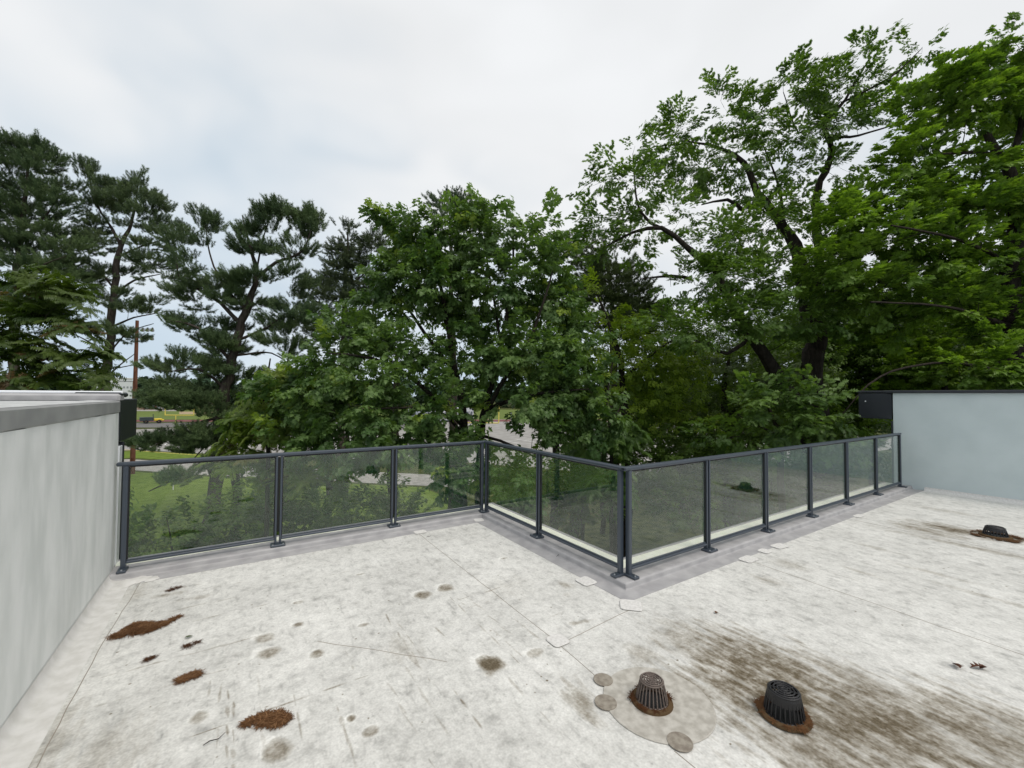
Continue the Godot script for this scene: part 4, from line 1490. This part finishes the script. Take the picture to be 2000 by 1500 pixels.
# ---------------------------------------------------------------- the trees
func make_trees() -> void:
	rng.seed = 2024
	var pine := pine_spray(M.needle, 0.55, 0.13, 0.0055)
	var pine_near := pine_spray(M.needle, 0.55, 0.11, 0.005)
	var oak := leaf_spray(OAK_LEAF, 0.125, 0.44, 40, 0.45, M.leaf)
	var maple := leaf_spray(MAPLE_LEAF, 0.132, 0.44, 36, 0.8, M.leaf)
	var broad := leaf_spray(MAPLE_LEAF, 0.128, 0.44, 40, 0.25, M.leaf)
	var small := leaf_spray(OVAL_LEAF, 0.095, 0.42, 44, 0.5, M.leaf)
	var frond := frond_spray(M.leaf, 0.62, 8)
	var pine_tint := [lin(0.058, 0.100, 0.042), lin(0.145, 0.210, 0.082)]
	var pines := "pines beyond the left roof edge"
	var hard := "broadleaf trees along the right and middle"

	# the far left pine
	var d := 26.0
	grow("pine_tree", "tall dense dark pine cut by the left edge of the picture", "pine", pines, {
		"paths": [[[25, 3000, d, 0.30], [26, 760, d, 0.26], [30, 600, d, 0.22], [38, 470, d, 0.16], [50, 380, d, 0.10], [60, 290, d, 0.03]], [[32, 560, d, 0.08], [80, 520, d - 1, 0.05], [130, 500, d - 2, 0.02]], [[36, 480, d, 0.08], [90, 420, d, 0.05], [118, 380, d, 0.02]], [[30, 600, d, 0.07], [80, 570, d - 2, 0.02]]],
		"blobs": shifted([[60, 310, 26, 34], [20, 325, 30, 46], [95, 365, 30, 45], [115, 420, 22, 24], [55, 390, 55, 40], [10, 410, 50, 50], [95, 470, 60, 26], [30, 480, 55, 30], [60, 530, 66, 26], [115, 530, 50, 22], [20, 590, 60, 28], [75, 600, 55, 18], [-40, 400, 60, 80], [-50, 540, 60, 60], [140, 490, 30, 16], [8, 300, 5, 20], [28, 296, 5, 20], [54, 302, 5, 18], [80, 298, 5, 20], [97, 312, 6, 18], [114, 330, 6, 20], [126, 362, 6, 20]], d),
		"spray": pine, "per": 3.0, "k": 13, "spread": 0.75, "flat": 0.32, "tips": true, "level": 0.15, "up": 0.75, "tints": pine_tint, "bark": M.pine_bark, "arch": -0.03, "clear": 6.0, "gap": -0.30})
	d = 28.0
	grow("pine_tree", "slender forked pine with bare lower trunk left of the pole", "pine", pines, {
		"paths": [[[200, 3000, d, 0.34], [204, 760, d, 0.29], [213, 690, d, 0.25], [220, 600, d, 0.21], [230, 510, d, 0.17], [236, 482, d, 0.14], [255, 440, d, 0.09], [266, 390, d, 0.05], [270, 345, d, 0.02]], [[236, 482, d, 0.10], [218, 445, d, 0.08], [192, 405, d, 0.05], [172, 335, d, 0.015]],
			[[222, 575, d, 0.09], [262, 548, d, 0.06], [315, 535, d, 0.02]], [[216, 640, d, 0.08], [262, 620, d, 0.05], [330, 608, d - 1, 0.02]], [[212, 705, d, 0.08], [180, 672, d, 0.05], [140, 650, d, 0.02]], [[210, 735, d, 0.06], [236, 712, d, 0.04], [262, 692, d, 0.02]], [[224, 565, d, 0.08], [190, 525, d, 0.05], [150, 505, d, 0.02]], [[234, 500, d, 0.08], [280, 480, d, 0.05], [345, 460, d, 0.02]], [[214, 690, d, 0.06], [250, 650, d, 0.04], [300, 632, d, 0.02]], [[211, 720, d, 0.05], [250, 715, d, 0.03], [285, 705, d, 0.012]]],
		"blobs": shifted([[270, 375, 14, 36], [262, 420, 26, 30], [292, 420, 24, 40], [248, 420, 18, 36], [226, 390, 16, 36], [205, 400, 14, 36], [172, 370, 12, 30], [190, 420, 24, 30], [175, 450, 34, 24], [300, 470, 46, 20], [285, 512, 46, 14], [200, 480, 50, 18], [185, 530, 55, 20], [310, 545, 42, 11], [212, 580, 44, 12], [262, 606, 38, 9], [150, 545, 40, 16], [240, 655, 44, 16], [345, 470, 18, 20], [160, 650, 30, 9, 0, 0, 0.7], [300, 590, 30, 6], [172, 345, 5, 22], [270, 356, 5, 24], [290, 395, 6, 20], [318, 405, 6, 18], [228, 375, 5, 18], [208, 372, 5, 16], [358, 455, 6, 18]], d),
		"spray": pine, "per": 2.8, "k": 12, "spread": 0.6, "flat": 0.3, "tips": true, "level": 0.15, "up": 0.8, "tints": [lin(0.066, 0.105, 0.048), lin(0.165, 0.225, 0.095)], "bark": M.pine_bark, "arch": -0.02, "clear": 6.5, "gap": -0.28})
	d = 22.0
	grow("pine_tree", "leaning wide pine with upswept limbs right of the pole", "pine", pines, {
		"paths": [[[420, 3000, d, 0.36], [424, 900, d, 0.30], [431, 810, d, 0.27], [450, 725, d, 0.24], [468, 645, d, 0.20], [492, 575, d, 0.15], [500, 530, d, 0.11], [488, 480, d, 0.07], [473, 420, d, 0.02]],
			[[470, 635, d, 0.12], [430, 592, d, 0.09], [382, 562, d, 0.07], [350, 542, d, 0.05], [344, 500, d, 0.02]], [[499, 545, d, 0.10], [540, 512, d, 0.08], [590, 490, d, 0.05], [612, 430, d, 0.02]], [[480, 605, d, 0.08], [440, 560, d, 0.06], [412, 505, d, 0.04], [401, 440, d, 0.015]], [[452, 705, d, 0.09], [385, 640, d - 1, 0.06], [325, 626, d - 1, 0.02]], [[462, 665, d, 0.08], [520, 640, d, 0.05], [575, 600, d, 0.02]], [[440, 760, d, 0.08], [390, 722, d - 1, 0.06], [335, 725, d - 1, 0.02]], [[430, 815, d, 0.08], [372, 832, d - 1, 0.05], [300, 872, d - 2, 0.02]], [[455, 695, d, 0.07], [530, 690, d + 1, 0.04], [580, 725, d + 1, 0.02]], [[428, 840, d, 0.06], [402, 870, d - 1, 0.04], [375, 900, d - 1.5, 0.02]], [[496, 560, d, 0.06], [510, 480, d, 0.04], [530, 415, d, 0.015]], [[426, 880, d, 0.07], [360, 925, d - 2, 0.05], [290, 960, d - 3, 0.02]]],
		"blobs": shifted([[401, 455, 11, 42], [372, 515, 34, 20], [347, 490, 13, 36], [420, 556, 60, 17], [395, 585, 55, 19], [474, 440, 9, 40], [530, 432, 13, 40], [500, 485, 42, 12], [586, 440, 13, 42], [606, 440, 10, 36], [560, 495, 52, 13], [525, 556, 78, 16], [470, 590, 50, 18], [585, 600, 52, 17], [545, 636, 62, 16], [560, 676, 44, 26], [405, 644, 56, 15], [350, 632, 16, 8], [425, 676, 76, 18], [375, 715, 76, 19], [440, 730, 54, 20], [345, 750, 54, 15], [415, 768, 56, 15], [325, 866, 54, 12, -1, 0, 3.0], [385, 850, 34, 9, -1, 0, 3.0], [395, 880, 30, 12, -1, 0, 2.0], [401, 440, 6, 20], [473, 428, 6, 22], [497, 440, 5, 18], [528, 425, 7, 20], [545, 430, 6, 20], [585, 432, 7, 22], [606, 430, 7, 22], [350, 790, 54, 20, -1, 0, 2.0], [402, 800, 36, 22, -1, 0, 2.0], [310, 768, 36, 14, -1, 0, 1.5], [360, 930, 50, 10, -2], [310, 950, 36, 9, -3]], d),
		"spray": pine, "per": 3.4, "k": 12, "spread": 0.52, "flat": 0.3, "tips": true, "level": 0.15, "up": 0.8, "tints": pine_tint, "bark": M.pine_bark, "arch": -0.02, "clear": 3.5, "gap": -0.28})
	d = 32.0
	grow("pine_tree", "narrow brownish pine standing left of the middle broadleaf tree", "pine", pines, {
		"paths": [[[668, 3000, d, 0.34], [669, 760, d, 0.28], [672, 600, d, 0.20], [678, 500, d, 0.10], [680, 435, d, 0.02]], [[672, 560, d, 0.08], [715, 530, d, 0.05], [728, 470, d, 0.02]], [[671, 620, d, 0.08], [620, 590, d, 0.04], [598, 570, d, 0.02]], [[670, 660, d, 0.06], [630, 650, d, 0.02]], [[671, 640, d, 0.07], [720, 610, d, 0.03]]],
		"blobs": shifted([[680, 462, 10, 28], [664, 490, 22, 24], [692, 505, 26, 26], [655, 530, 36, 20], [705, 548, 36, 22], [650, 580, 50, 18], [705, 590, 36, 18], [622, 610, 36, 14], [690, 630, 46, 14], [728, 490, 11, 28], [618, 560, 26, 15], [745, 470, 8, 20], [640, 650, 46, 14], [700, 670, 34, 14], [600, 575, 16, 9]], d),
		"spray": pine, "per": 4.2, "k": 13, "spread": 0.7, "flat": 0.5, "up": 0.45, "tints": [lin(0.050, 0.078, 0.034), lin(0.115, 0.150, 0.062)], "bark": M.pine_bark, "arch": -0.02, "clear": 8.0})
	d = 21.0
	grow("pine_tree", "pine whose tips rise behind the top of the middle broadleaf tree", "pine", pines, {
		"paths": [[[885, 3000, d, 0.28], [885, 760, d, 0.2], [882, 560, d, 0.12], [880, 385, d, 0.02]], [[883, 500, d, 0.06], [915, 460, d, 0.04], [922, 420, d, 0.015]]],
		"blobs": shifted([[880, 410, 20, 26], [860, 400, 7, 18], [902, 400, 8, 20], [915, 425, 14, 20], [885, 450, 45, 25], [880, 520, 60, 40]], d),
		"spray": pine_near, "per": 4.0, "k": 12, "spread": 0.5, "up": 0.7, "tints": pine_tint, "bark": M.pine_bark, "clear": 8.0})
	d = 19.0
	grow("pine_tree", "thin brown green pine right of the middle broadleaf tree", "pine", pines, {
		"paths": [[[1205, 3000, d, 0.25], [1200, 760, d, 0.17], [1196, 600, d, 0.11], [1180, 470, d, 0.02]], [[1197, 620, d, 0.06], [1230, 590, d, 0.04], [1275, 575, d, 0.02]], [[1196, 560, d, 0.05], [1150, 520, d, 0.02]]],
		"blobs": shifted([[1182, 500, 18, 26], [1195, 545, 44, 20], [1225, 580, 48, 14], [1240, 610, 46, 15], [1215, 640, 50, 16], [1155, 520, 24, 14], [1120, 480, 14, 16], [1160, 580, 40, 20]], d),
		"spray": pine_near, "per": 9.0, "k": 14, "gap": -0.6, "spread": 0.5, "up": 0.3, "level": 0.3, "tints": [lin(0.068, 0.101, 0.033), lin(0.134, 0.183, 0.054)], "bark": M.pine_bark, "clear": 6.0})

	# the broadleaf tree in the middle, close behind the glass
	d = 10.6
	grow("maple_tree", "big leafy tree with several stems in the middle behind the railing corner", "tree", hard, {
		"paths": [[[900, 3000, d, 0.14], [905, 880, d, 0.11], [902, 790, d, 0.10], [882, 680, d, 0.07], [862, 560, d, 0.045], [855, 440, d, 0.012]], [[935, 3000, d + 0.3, 0.13], [938, 870, d + 0.3, 0.10], [947, 800, d, 0.085], [975, 690, d, 0.06], [1000, 560, d, 0.04], [1002, 440, d, 0.012]], [[925, 860, d, 0.07], [962, 780, d - 0.3, 0.06], [1040, 650, d - 0.6, 0.04], [1085, 510, d - 0.6, 0.012]], [[903, 830, d, 0.07], [820, 750, d - 0.5, 0.05], [730, 700, d - 0.8, 0.035], [640, 690, d - 1, 0.012]], [[895, 740, d, 0.06], [815, 630, d + 0.4, 0.04], [750, 530, d + 0.5, 0.012]], [[950, 800, d, 0.06], [1040, 770, d - 0.8, 0.04], [1150, 760, d - 1.2, 0.012]], [[905, 850, d, 0.05], [850, 800, d - 0.9, 0.035], [700, 800, d - 1.4, 0.012]], [[980, 680, d, 0.04], [960, 560, d + 0.6, 0.03], [940, 450, d + 0.6, 0.01]], [[940, 850, d, 0.04], [1000, 870, d - 1, 0.03], [1060, 900, d - 1.4, 0.01]]],
		"blobs": shifted([[855, 450, 50, 40], [800, 470, 38, 50], [768, 540, 48, 50], [890, 470, 45, 50], [960, 455, 62, 42], [1020, 465, 42, 46], [1060, 450, 14, 36], [1085, 525, 40, 52], [860, 555, 95, 50], [980, 560, 95, 50], [1075, 600, 60, 50], [738, 600, 56, 40], [700, 650, 56, 36], [650, 690, 46, 40, -0.5], [780, 690, 84, 34, -0.5], [625, 730, 46, 40, -0.8], [710, 750, 90, 36, -0.8], [830, 780, 56, 46, -0.9], [640, 800, 60, 36, -1], [730, 815, 60, 34, -1.4], [865, 830, 46, 32, -1.2], [960, 700, 95, 42, -0.3], [1060, 690, 84, 44, -0.5], [1120, 650, 46, 40, -0.2], [1040, 775, 100, 38, -0.8], [1140, 745, 64, 46, -0.9], [1150, 815, 60, 40, -1], [1075, 850, 56, 26, -1.2], [930, 620, 60, 30, 0.8], [885, 925, 46, 36, -1.6], [1000, 930, 50, 46, -1.5], [1080, 640, 50, 40, 1], [560, 770, 30, 30, -1], [560, 835, 46, 30, -1.2], [620, 860, 56, 26, -1.4], [705, 868, 66, 22, -1.5], [790, 850, 56, 30, -1.3], [850, 872, 46, 24, -1.5], [930, 855, 24, 20, -1.3], [905, 660, 40, 16, 1.5]], d),
		"spray": maple, "per": 11.5, "k": 4, "spread": 0.30, "up": -0.05, "tints": [lin(0.075, 0.146, 0.043), lin(0.206, 0.318, 0.102)], "bark": M.bark, "gap": -0.27, "lump": 1.8, "clear": 2.5, "twig": 0.7, "odd": [0.03, lin(0.383, 0.494, 0.083)]})

	# the tall oak
	d = 15.0
	grow("oak_tree", "tall spreading oak with dark crooked limbs against the sky", "tree", hard, {
		"paths": [[[1592, 3000, d, 0.42], [1592, 780, d, 0.36], [1590, 650, d, 0.32], [1572, 560, d, 0.26], [1552, 480, d, 0.20], [1520, 425, d, 0.16], [1478, 375, d, 0.12], [1452, 320, d, 0.09], [1410, 290, d, 0.06], [1340, 275, d, 0.02]],
			[[1588, 620, d, 0.20], [1600, 500, d + 0.5, 0.16], [1594, 380, d + 0.5, 0.13], [1625, 300, d + 0.5, 0.10], [1610, 245, d, 0.08], [1650, 195, d, 0.05], [1700, 110, d, 0.015]],
			[[1560, 800, d - 1, 0.24], [1505, 715, d - 1.5, 0.20], [1468, 650, d - 1.8, 0.17], [1428, 590, d - 2, 0.14], [1395, 525, d - 2, 0.12], [1338, 482, d - 2, 0.09], [1292, 446, d - 2, 0.07], [1235, 455, d - 2, 0.045], [1185, 480, d - 2, 0.015]],
			[[1292, 446, d - 2, 0.05], [1248, 410, d - 2, 0.035], [1236, 300, d - 2, 0.01]], [[1612, 265, d, 0.06], [1660, 268, d, 0.045], [1755, 242, d, 0.015]], [[1350, 545, d - 1.5, 0.06], [1310, 538, d - 1.5, 0.045], [1250, 545, d - 1.5, 0.015]], [[1450, 410, d, 0.07], [1420, 390, d, 0.055], [1370, 400, d, 0.02]], [[1530, 430, d, 0.06], [1520, 360, d, 0.04], [1480, 260, d, 0.012]], [[1600, 240, d, 0.05], [1560, 260, d, 0.03], [1530, 180, d, 0.012]], [[1470, 650, d - 1.8, 0.08], [1420, 690, d - 2.5, 0.05], [1350, 660, d - 3, 0.02]], [[1645, 200, d, 0.04], [1740, 150, d - 0.5, 0.03], [1800, 95, d - 0.5, 0.01]]],
		"blobs": shifted([[1236, 300, 16, 24, -2], [1195, 345, 40, 24, -2], [1160, 375, 36, 22, -2], [1245, 370, 40, 30, -2], [1170, 450, 46, 24, -2], [1220, 430, 40, 24, -2], [1275, 430, 40, 28, -2], [1325, 415, 40, 34, -1.5], [1215, 485, 50, 20, -2], [1300, 300, 30, 42], [1350, 250, 50, 40], [1410, 215, 46, 34], [1350, 330, 46, 36], [1420, 310, 60, 44], [1475, 240, 50, 44], [1470, 370, 44, 34], [1540, 190, 50, 40], [1595, 120, 24, 32], [1560, 270, 50, 40], [1620, 170, 50, 40], [1690, 105, 36, 24], [1745, 90, 26, 14], [1795, 98, 14, 10], [1680, 170, 40, 34], [1640, 240, 50, 24], [1705, 225, 40, 14], [1640, 330, 32, 22], [1540, 340, 44, 34], [1400, 185, 20, 18], [1520, 400, 40, 20],
			[1400, 470, 66, 42, -2], [1480, 455, 76, 40, -1], [1570, 435, 60, 40], [1350, 555, 50, 40, -2], [1430, 550, 76, 44, -2.4], [1520, 540, 70, 44, -2], [1385, 640, 80, 36, -3], [1300, 640, 60, 30, -3], [1460, 610, 70, 36, -3], [1610, 520, 60, 50], [1560, 620, 70, 36, -2.5], [1640, 610, 60, 36, -1]], d),
		"spray": oak, "per": 8.5, "k": 4, "spread": 0.40, "up": 0.15, "tints": [lin(0.084, 0.160, 0.034), lin(0.176, 0.286, 0.061)], "bark": M.bark, "gap": -0.20, "lump": 1.5, "clear": 4.0, "twig": 0.9})

	# the maple at the right edge
	d = 11.5
	grow("maple_tree", "bright green maple filling the right edge of the picture", "tree", hard, {
		"paths": [[[1985, 3000, d, 0.32], [1980, 760, d, 0.26], [1975, 600, d, 0.22], [1985, 430, d, 0.18], [1965, 325, d, 0.13], [1930, 270, d, 0.08], [1905, 190, d, 0.03]], [[1975, 340, d, 0.08], [1930, 300, d, 0.06], [1840, 300, d - 0.6, 0.02]], [[1968, 330, d, 0.09], [2000, 220, d, 0.06], [2010, 100, d, 0.02]], [[1980, 520, d, 0.07], [1880, 470, d - 1, 0.035], [1740, 440, d - 1.5, 0.02]], [[1978, 640, d, 0.1], [1850, 600, d - 1, 0.03], [1700, 590, d - 1.5, 0.02]], [[1980, 730, d, 0.06], [1850, 708, d - 1.5, 0.03], [1720, 735, d - 2, 0.022], [1640, 815, d - 2.4, 0.008]]],
		"blobs": shifted([[1995, 75, 40, 46], [1940, 125, 50, 36], [1880, 175, 50, 34], [1815, 195, 40, 36], [1780, 250, 34, 46], [1850, 245, 60, 36], [2010, 180, 60, 60], [1950, 200, 40, 24], [1775, 320, 44, 32], [1870, 335, 70, 24], [1990, 400, 50, 36], [1735, 385, 54, 34], [1830, 410, 80, 40], [1930, 420, 60, 40], [1670, 425, 56, 44], [1720, 480, 76, 44], [1820, 505, 84, 44], [1930, 530, 76, 50], [1640, 520, 50, 36], [1720, 565, 76, 36], [1840, 595, 84, 36], [1950, 640, 70, 40], [2060, 500, 60, 130], [2080, 250, 60, 140], [2060, 700, 60, 60], [1750, 640, 60, 26, 1], [1970, 700, 60, 44, -1.5], [1900, 730, 70, 24, -1.5], [1640, 560, 30, 30]], d),
		"spray": broad, "per": 13.0, "k": 4, "spread": 0.32, "flat": 0.65, "level": 0.25, "up": 0.05, "tints": [lin(0.116, 0.214, 0.036), lin(0.272, 0.424, 0.064)], "bark": M.bark, "gap": -0.24, "lump": 1.5, "clear": 4.0, "roll": 0.25})

	# undergrowth and darker trees between and behind them
	d = 15.0
	grow("vine_clad_tree", "yellow green vine covered tree between the middle tree and the oak", "tree", hard, {
		"paths": [[[1225, 3000, d, 0.2], [1222, 860, d, 0.15], [1210, 700, d, 0.1], [1165, 570, d, 0.02]], [[1215, 740, d, 0.07], [1290, 680, d, 0.04], [1340, 650, d, 0.02]]],
		"blobs": shifted([[1160, 578, 24, 22], [1140, 612, 40, 20], [1180, 625, 40, 24], [1195, 665, 60, 30], [1265, 655, 54, 26], [1225, 720, 70, 44], [1290, 730, 70, 44], [1250, 800, 80, 44], [1335, 700, 50, 40], [1320, 790, 70, 44]], d),
		"spray": small, "per": 8.0, "k": 5, "spread": 0.35, "up": 0.0, "tints": [lin(0.138, 0.229, 0.031), lin(0.347, 0.458, 0.054)], "bark": M.bark, "gap": -0.25, "lump": 1.4, "clear": 1.5})
	var rest := [
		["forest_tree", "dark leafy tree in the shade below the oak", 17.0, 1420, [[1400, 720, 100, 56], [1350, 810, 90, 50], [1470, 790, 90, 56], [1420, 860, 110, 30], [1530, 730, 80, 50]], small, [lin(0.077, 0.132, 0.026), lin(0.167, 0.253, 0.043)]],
		["forest_tree", "dark leafy tree behind the thick oak trunk", 21.0, 1620, [[1600, 700, 90, 60], [1680, 650, 90, 50], [1660, 760, 90, 60], [1570, 800, 90, 50], [1740, 720, 90, 60], [1620, 580, 70, 40]], small, [lin(0.077, 0.144, 0.026), lin(0.167, 0.275, 0.043)]],
		["forest_tree", "leafy tree rising behind the right wall block", 18.0, 1850, [[1800, 700, 100, 50], [1900, 690, 100, 56], [1980, 720, 90, 50], [1840, 760, 90, 40], [1760, 780, 60, 40], [1950, 620, 90, 44], [1830, 640, 80, 34]], broad, [lin(0.116, 0.198, 0.030), lin(0.256, 0.395, 0.053)]],
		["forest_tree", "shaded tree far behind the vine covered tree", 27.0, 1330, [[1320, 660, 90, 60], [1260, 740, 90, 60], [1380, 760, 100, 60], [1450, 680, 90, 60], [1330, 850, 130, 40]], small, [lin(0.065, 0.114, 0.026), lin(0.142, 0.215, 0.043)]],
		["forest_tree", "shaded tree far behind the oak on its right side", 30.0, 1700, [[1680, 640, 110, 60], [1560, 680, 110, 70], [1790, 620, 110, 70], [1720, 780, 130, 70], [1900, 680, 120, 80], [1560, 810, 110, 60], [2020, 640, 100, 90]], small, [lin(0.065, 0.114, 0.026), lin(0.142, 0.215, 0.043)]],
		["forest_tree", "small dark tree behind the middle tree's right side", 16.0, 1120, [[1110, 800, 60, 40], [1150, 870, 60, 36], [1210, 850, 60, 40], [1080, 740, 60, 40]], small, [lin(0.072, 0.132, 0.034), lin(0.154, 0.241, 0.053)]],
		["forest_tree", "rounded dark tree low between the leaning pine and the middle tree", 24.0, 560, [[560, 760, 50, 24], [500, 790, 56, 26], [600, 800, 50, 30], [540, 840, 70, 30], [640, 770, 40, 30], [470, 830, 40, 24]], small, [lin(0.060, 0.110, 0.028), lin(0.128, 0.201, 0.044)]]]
	for e in rest:
		var dd: float = e[2]
		grow(e[0], e[1], "tree", "darker trees of the wood behind", {
			"paths": [[[e[3], 3000, dd, 0.22], [e[3] + 4, 880, dd, 0.18], [e[3] - 6, 780, dd, 0.12], [e[3] + 6, 680, dd, 0.03]], [[e[3], 820, dd, 0.07], [e[3] + 60, 740, dd, 0.02]], [[e[3], 840, dd, 0.07], [e[3] - 60, 760, dd, 0.02]]],
			"blobs": shifted(e[4], dd), "spray": e[5], "per": 5.5 if dd < 25 else 3.0, "k": 6, "spread": 0.55 if dd < 25 else 0.9, "size": 1.0 if dd < 20 else 1.5, "tints": e[6], "bark": M.bark, "gap": -0.35, "clear": 1.2})
	# an oak bough close to the right railing
	d = 9.0
	grow("young_oak", "young oak with large pale leaves close behind the right railing", "tree", hard, {
		"paths": [[[1530, 3000, d, 0.09], [1525, 900, d, 0.06], [1515, 830, d, 0.04], [1490, 770, d, 0.012]], [[1520, 860, d, 0.03], [1570, 810, d, 0.01]], [[1518, 850, d, 0.03], [1440, 810, d, 0.01]]],
		"blobs": shifted([[1480, 785, 46, 26], [1540, 775, 46, 26], [1440, 805, 30, 22], [1560, 825, 50, 26], [1490, 845, 60, 22], [1610, 800, 40, 30], [1640, 850, 50, 26], [1410, 850, 40, 22]], d),
		"spray": oak, "per": 8.0, "k": 4, "spread": 0.28, "up": 0.1, "tints": [lin(0.070, 0.132, 0.033), lin(0.161, 0.258, 0.065)], "bark": M.bark, "gap": -0.25, "clear": 3.0})
	# sumacs
	for e in [["sumac with reddish tips rising behind the left roof edge", 8.5, 40, [[30, 560, 30, 22], [80, 550, 40, 18], [120, 570, 40, 22], [40, 610, 50, 30], [110, 630, 46, 26], [160, 650, 36, 18], [20, 680, 50, 34], [90, 690, 50, 30], [150, 715, 44, 20], [60, 740, 60, 18], [195, 735, 34, 14], [190, 690, 30, 14], [150, 600, 26, 14], [-40, 650, 60, 90], [130, 750, 40, 10]], [lin(0.046, 0.087, 0.019), lin(0.110, 0.163, 0.034)], 0.04, 0.75],
		["yellowish sumac beside the leaning pine trunk", 10.0, 520, [[540, 745, 30, 16], [505, 790, 36, 18], [470, 825, 30, 16], [565, 800, 40, 22], [520, 850, 50, 20], [460, 860, 36, 14], [600, 850, 40, 20], [560, 720, 20, 10], [480, 900, 60, 20], [560, 930, 60, 40], [640, 940, 50, 40]], [lin(0.097, 0.168, 0.033), lin(0.246, 0.320, 0.063)], 0.05, 0.75],
		["dark sumac low behind the middle railing", 11.0, 1190, [[1190, 850, 40, 22], [1235, 850, 36, 22], [1210, 880, 46, 16], [1150, 870, 30, 16], [1180, 940, 60, 40]], [lin(0.064, 0.132, 0.030), lin(0.149, 0.248, 0.055)], 0.0, 0.8]]:
		var dd: float = e[1]
		grow("sumac_bush", e[0], "sumac", "sumacs with feathered leaves", {
			"paths": [[[e[2], 3000, dd, 0.06], [e[2] + 5, 900, dd, 0.045], [e[2] - 4, 790, dd, 0.03], [e[2] + 8, 700, dd, 0.015]], [[e[2], 830, dd, 0.03], [e[2] + 40, 770, dd, 0.012]]],
			"blobs": shifted(e[3], dd), "spray": frond, "per": 24.0, "k": 1, "spread": 0.15, "up": 1.1, "tints": e[4], "bark": M.bark, "gap": -0.4, "clear": 2.5, "roll": 0.5, "size": e[6], "odd": [e[5], lin(0.15, 0.09, 0.04)]})
	# bushes on the lawn below the railing
	for e in [["dark bush on the lawn below the leftmost pane", 13.0, 330, [[300, 1040, 60, 40], [380, 1050, 70, 50], [260, 1070, 40, 30], [340, 1100, 80, 40]]], ["loose bush on the lawn below the second pane", 14.0, 480, [[460, 1020, 60, 50], [520, 1000, 50, 50], [560, 1040, 70, 40]]], ["low bush in front of the lot seen through the third pane", 15.0, 690, [[640, 1000, 60, 40], [720, 990, 70, 50], [800, 1010, 50, 30]]], ["dark thicket low behind the middle railing", 13.0, 1040, [[1010, 960, 70, 46], [1080, 940, 70, 46], [1140, 980, 70, 40], [960, 1000, 50, 30]]], ["dark thicket in the shade behind the right railing", 14.0, 1400, [[1280, 900, 80, 40], [1380, 910, 90, 40], [1480, 900, 90, 40], [1600, 890, 90, 40], [1700, 860, 80, 40], [1330, 960, 120, 40], [1520, 960, 120, 40]]]]:
		var dd: float = e[1]
		grow("bush", e[0], "bush", "bushes below the railing", {
			"paths": [[[e[2], 3000, dd, 0.05], [e[2] + 6, 1090, dd, 0.03], [e[2] - 5, 1010, dd, 0.01]], [[e[2], 1120, dd, 0.03], [e[2] + 50, 1030, dd, 0.01]], [[e[2], 1120, dd, 0.03], [e[2] - 50, 1030, dd, 0.01]]],
			"blobs": shifted(e[3], dd), "spray": small, "per": 9.0, "k": 4, "spread": 0.32, "tints": [lin(0.064, 0.120, 0.025), lin(0.149, 0.229, 0.044)], "bark": M.bark, "gap": -0.2, "clear": 0.2, "size": 1.25, "crown": "foliage"})
	# an ivy covered stub of trunk and slim bare stems beside it
	d = 16.0
	grow("ivy_stump", "ivy covered trunk seen just under the handrail left of the first post pair", "trunk", "", {
		"paths": [[[462, 3000, d, 0.16], [462, 940, d, 0.15], [455, 880, d, 0.10], [445, 850, d, 0.04]]],
		"blobs": shifted([[460, 905, 16, 24], [466, 930, 14, 14]], d), "spray": small, "per": 12.0, "k": 4, "spread": 0.2, "size": 0.8, "tints": [lin(0.043, 0.083, 0.020), lin(0.097, 0.146, 0.035)], "bark": M.bark, "gap": -0.6, "clear": 3.0, "crown": "ivy"})
	var st := [[645, 800, 18.0, 0.16], [677, 800, 18.5, 0.11], [1085, 800, 17.0, 0.16], [1140, 810, 19.0, 0.10], [768, 830, 16.0, 0.20], [1180, 780, 22.0, 0.14]]
	for i in st.size():
		var e: Array = st[i]
		grow("slim_tree", ["slim dark trunk left of two seen over the second pane", "slim dark trunk right of two seen over the second pane", "straight dark trunk rising over the middle railing", "thin trunk right of the straight one over the middle railing", "trunk standing behind the second post pair of the left railing", "shaded trunk behind the dark sumac"][i], "tree", "slim trunks behind the railing", {
			"paths": [[[e[0] - 3, 3000, e[2], e[3]], [e[0], 900, e[2], e[3] * 0.9], [e[0] + 2, e[1], e[2], e[3] * 0.75], [e[0] + 8, 680, e[2], e[3] * 0.3]], [[e[0], 860, e[2], 0.03], [e[0] - 50, 820, e[2], 0.01]], [[e[0], 880, e[2], 0.03], [e[0] + 50, 850, e[2], 0.01]]],
			"blobs": shifted([[e[0] + 4, 700, 60, 50], [e[0] - 30, 760, 50, 30], [e[0] + 50, 740, 50, 30]], e[2]), "spray": small, "per": 2.0, "k": 4, "spread": 0.5, "tints": [lin(0.064, 0.120, 0.025), lin(0.149, 0.229, 0.044)], "bark": M.bark, "gap": -0.3, "clear": 1.5})
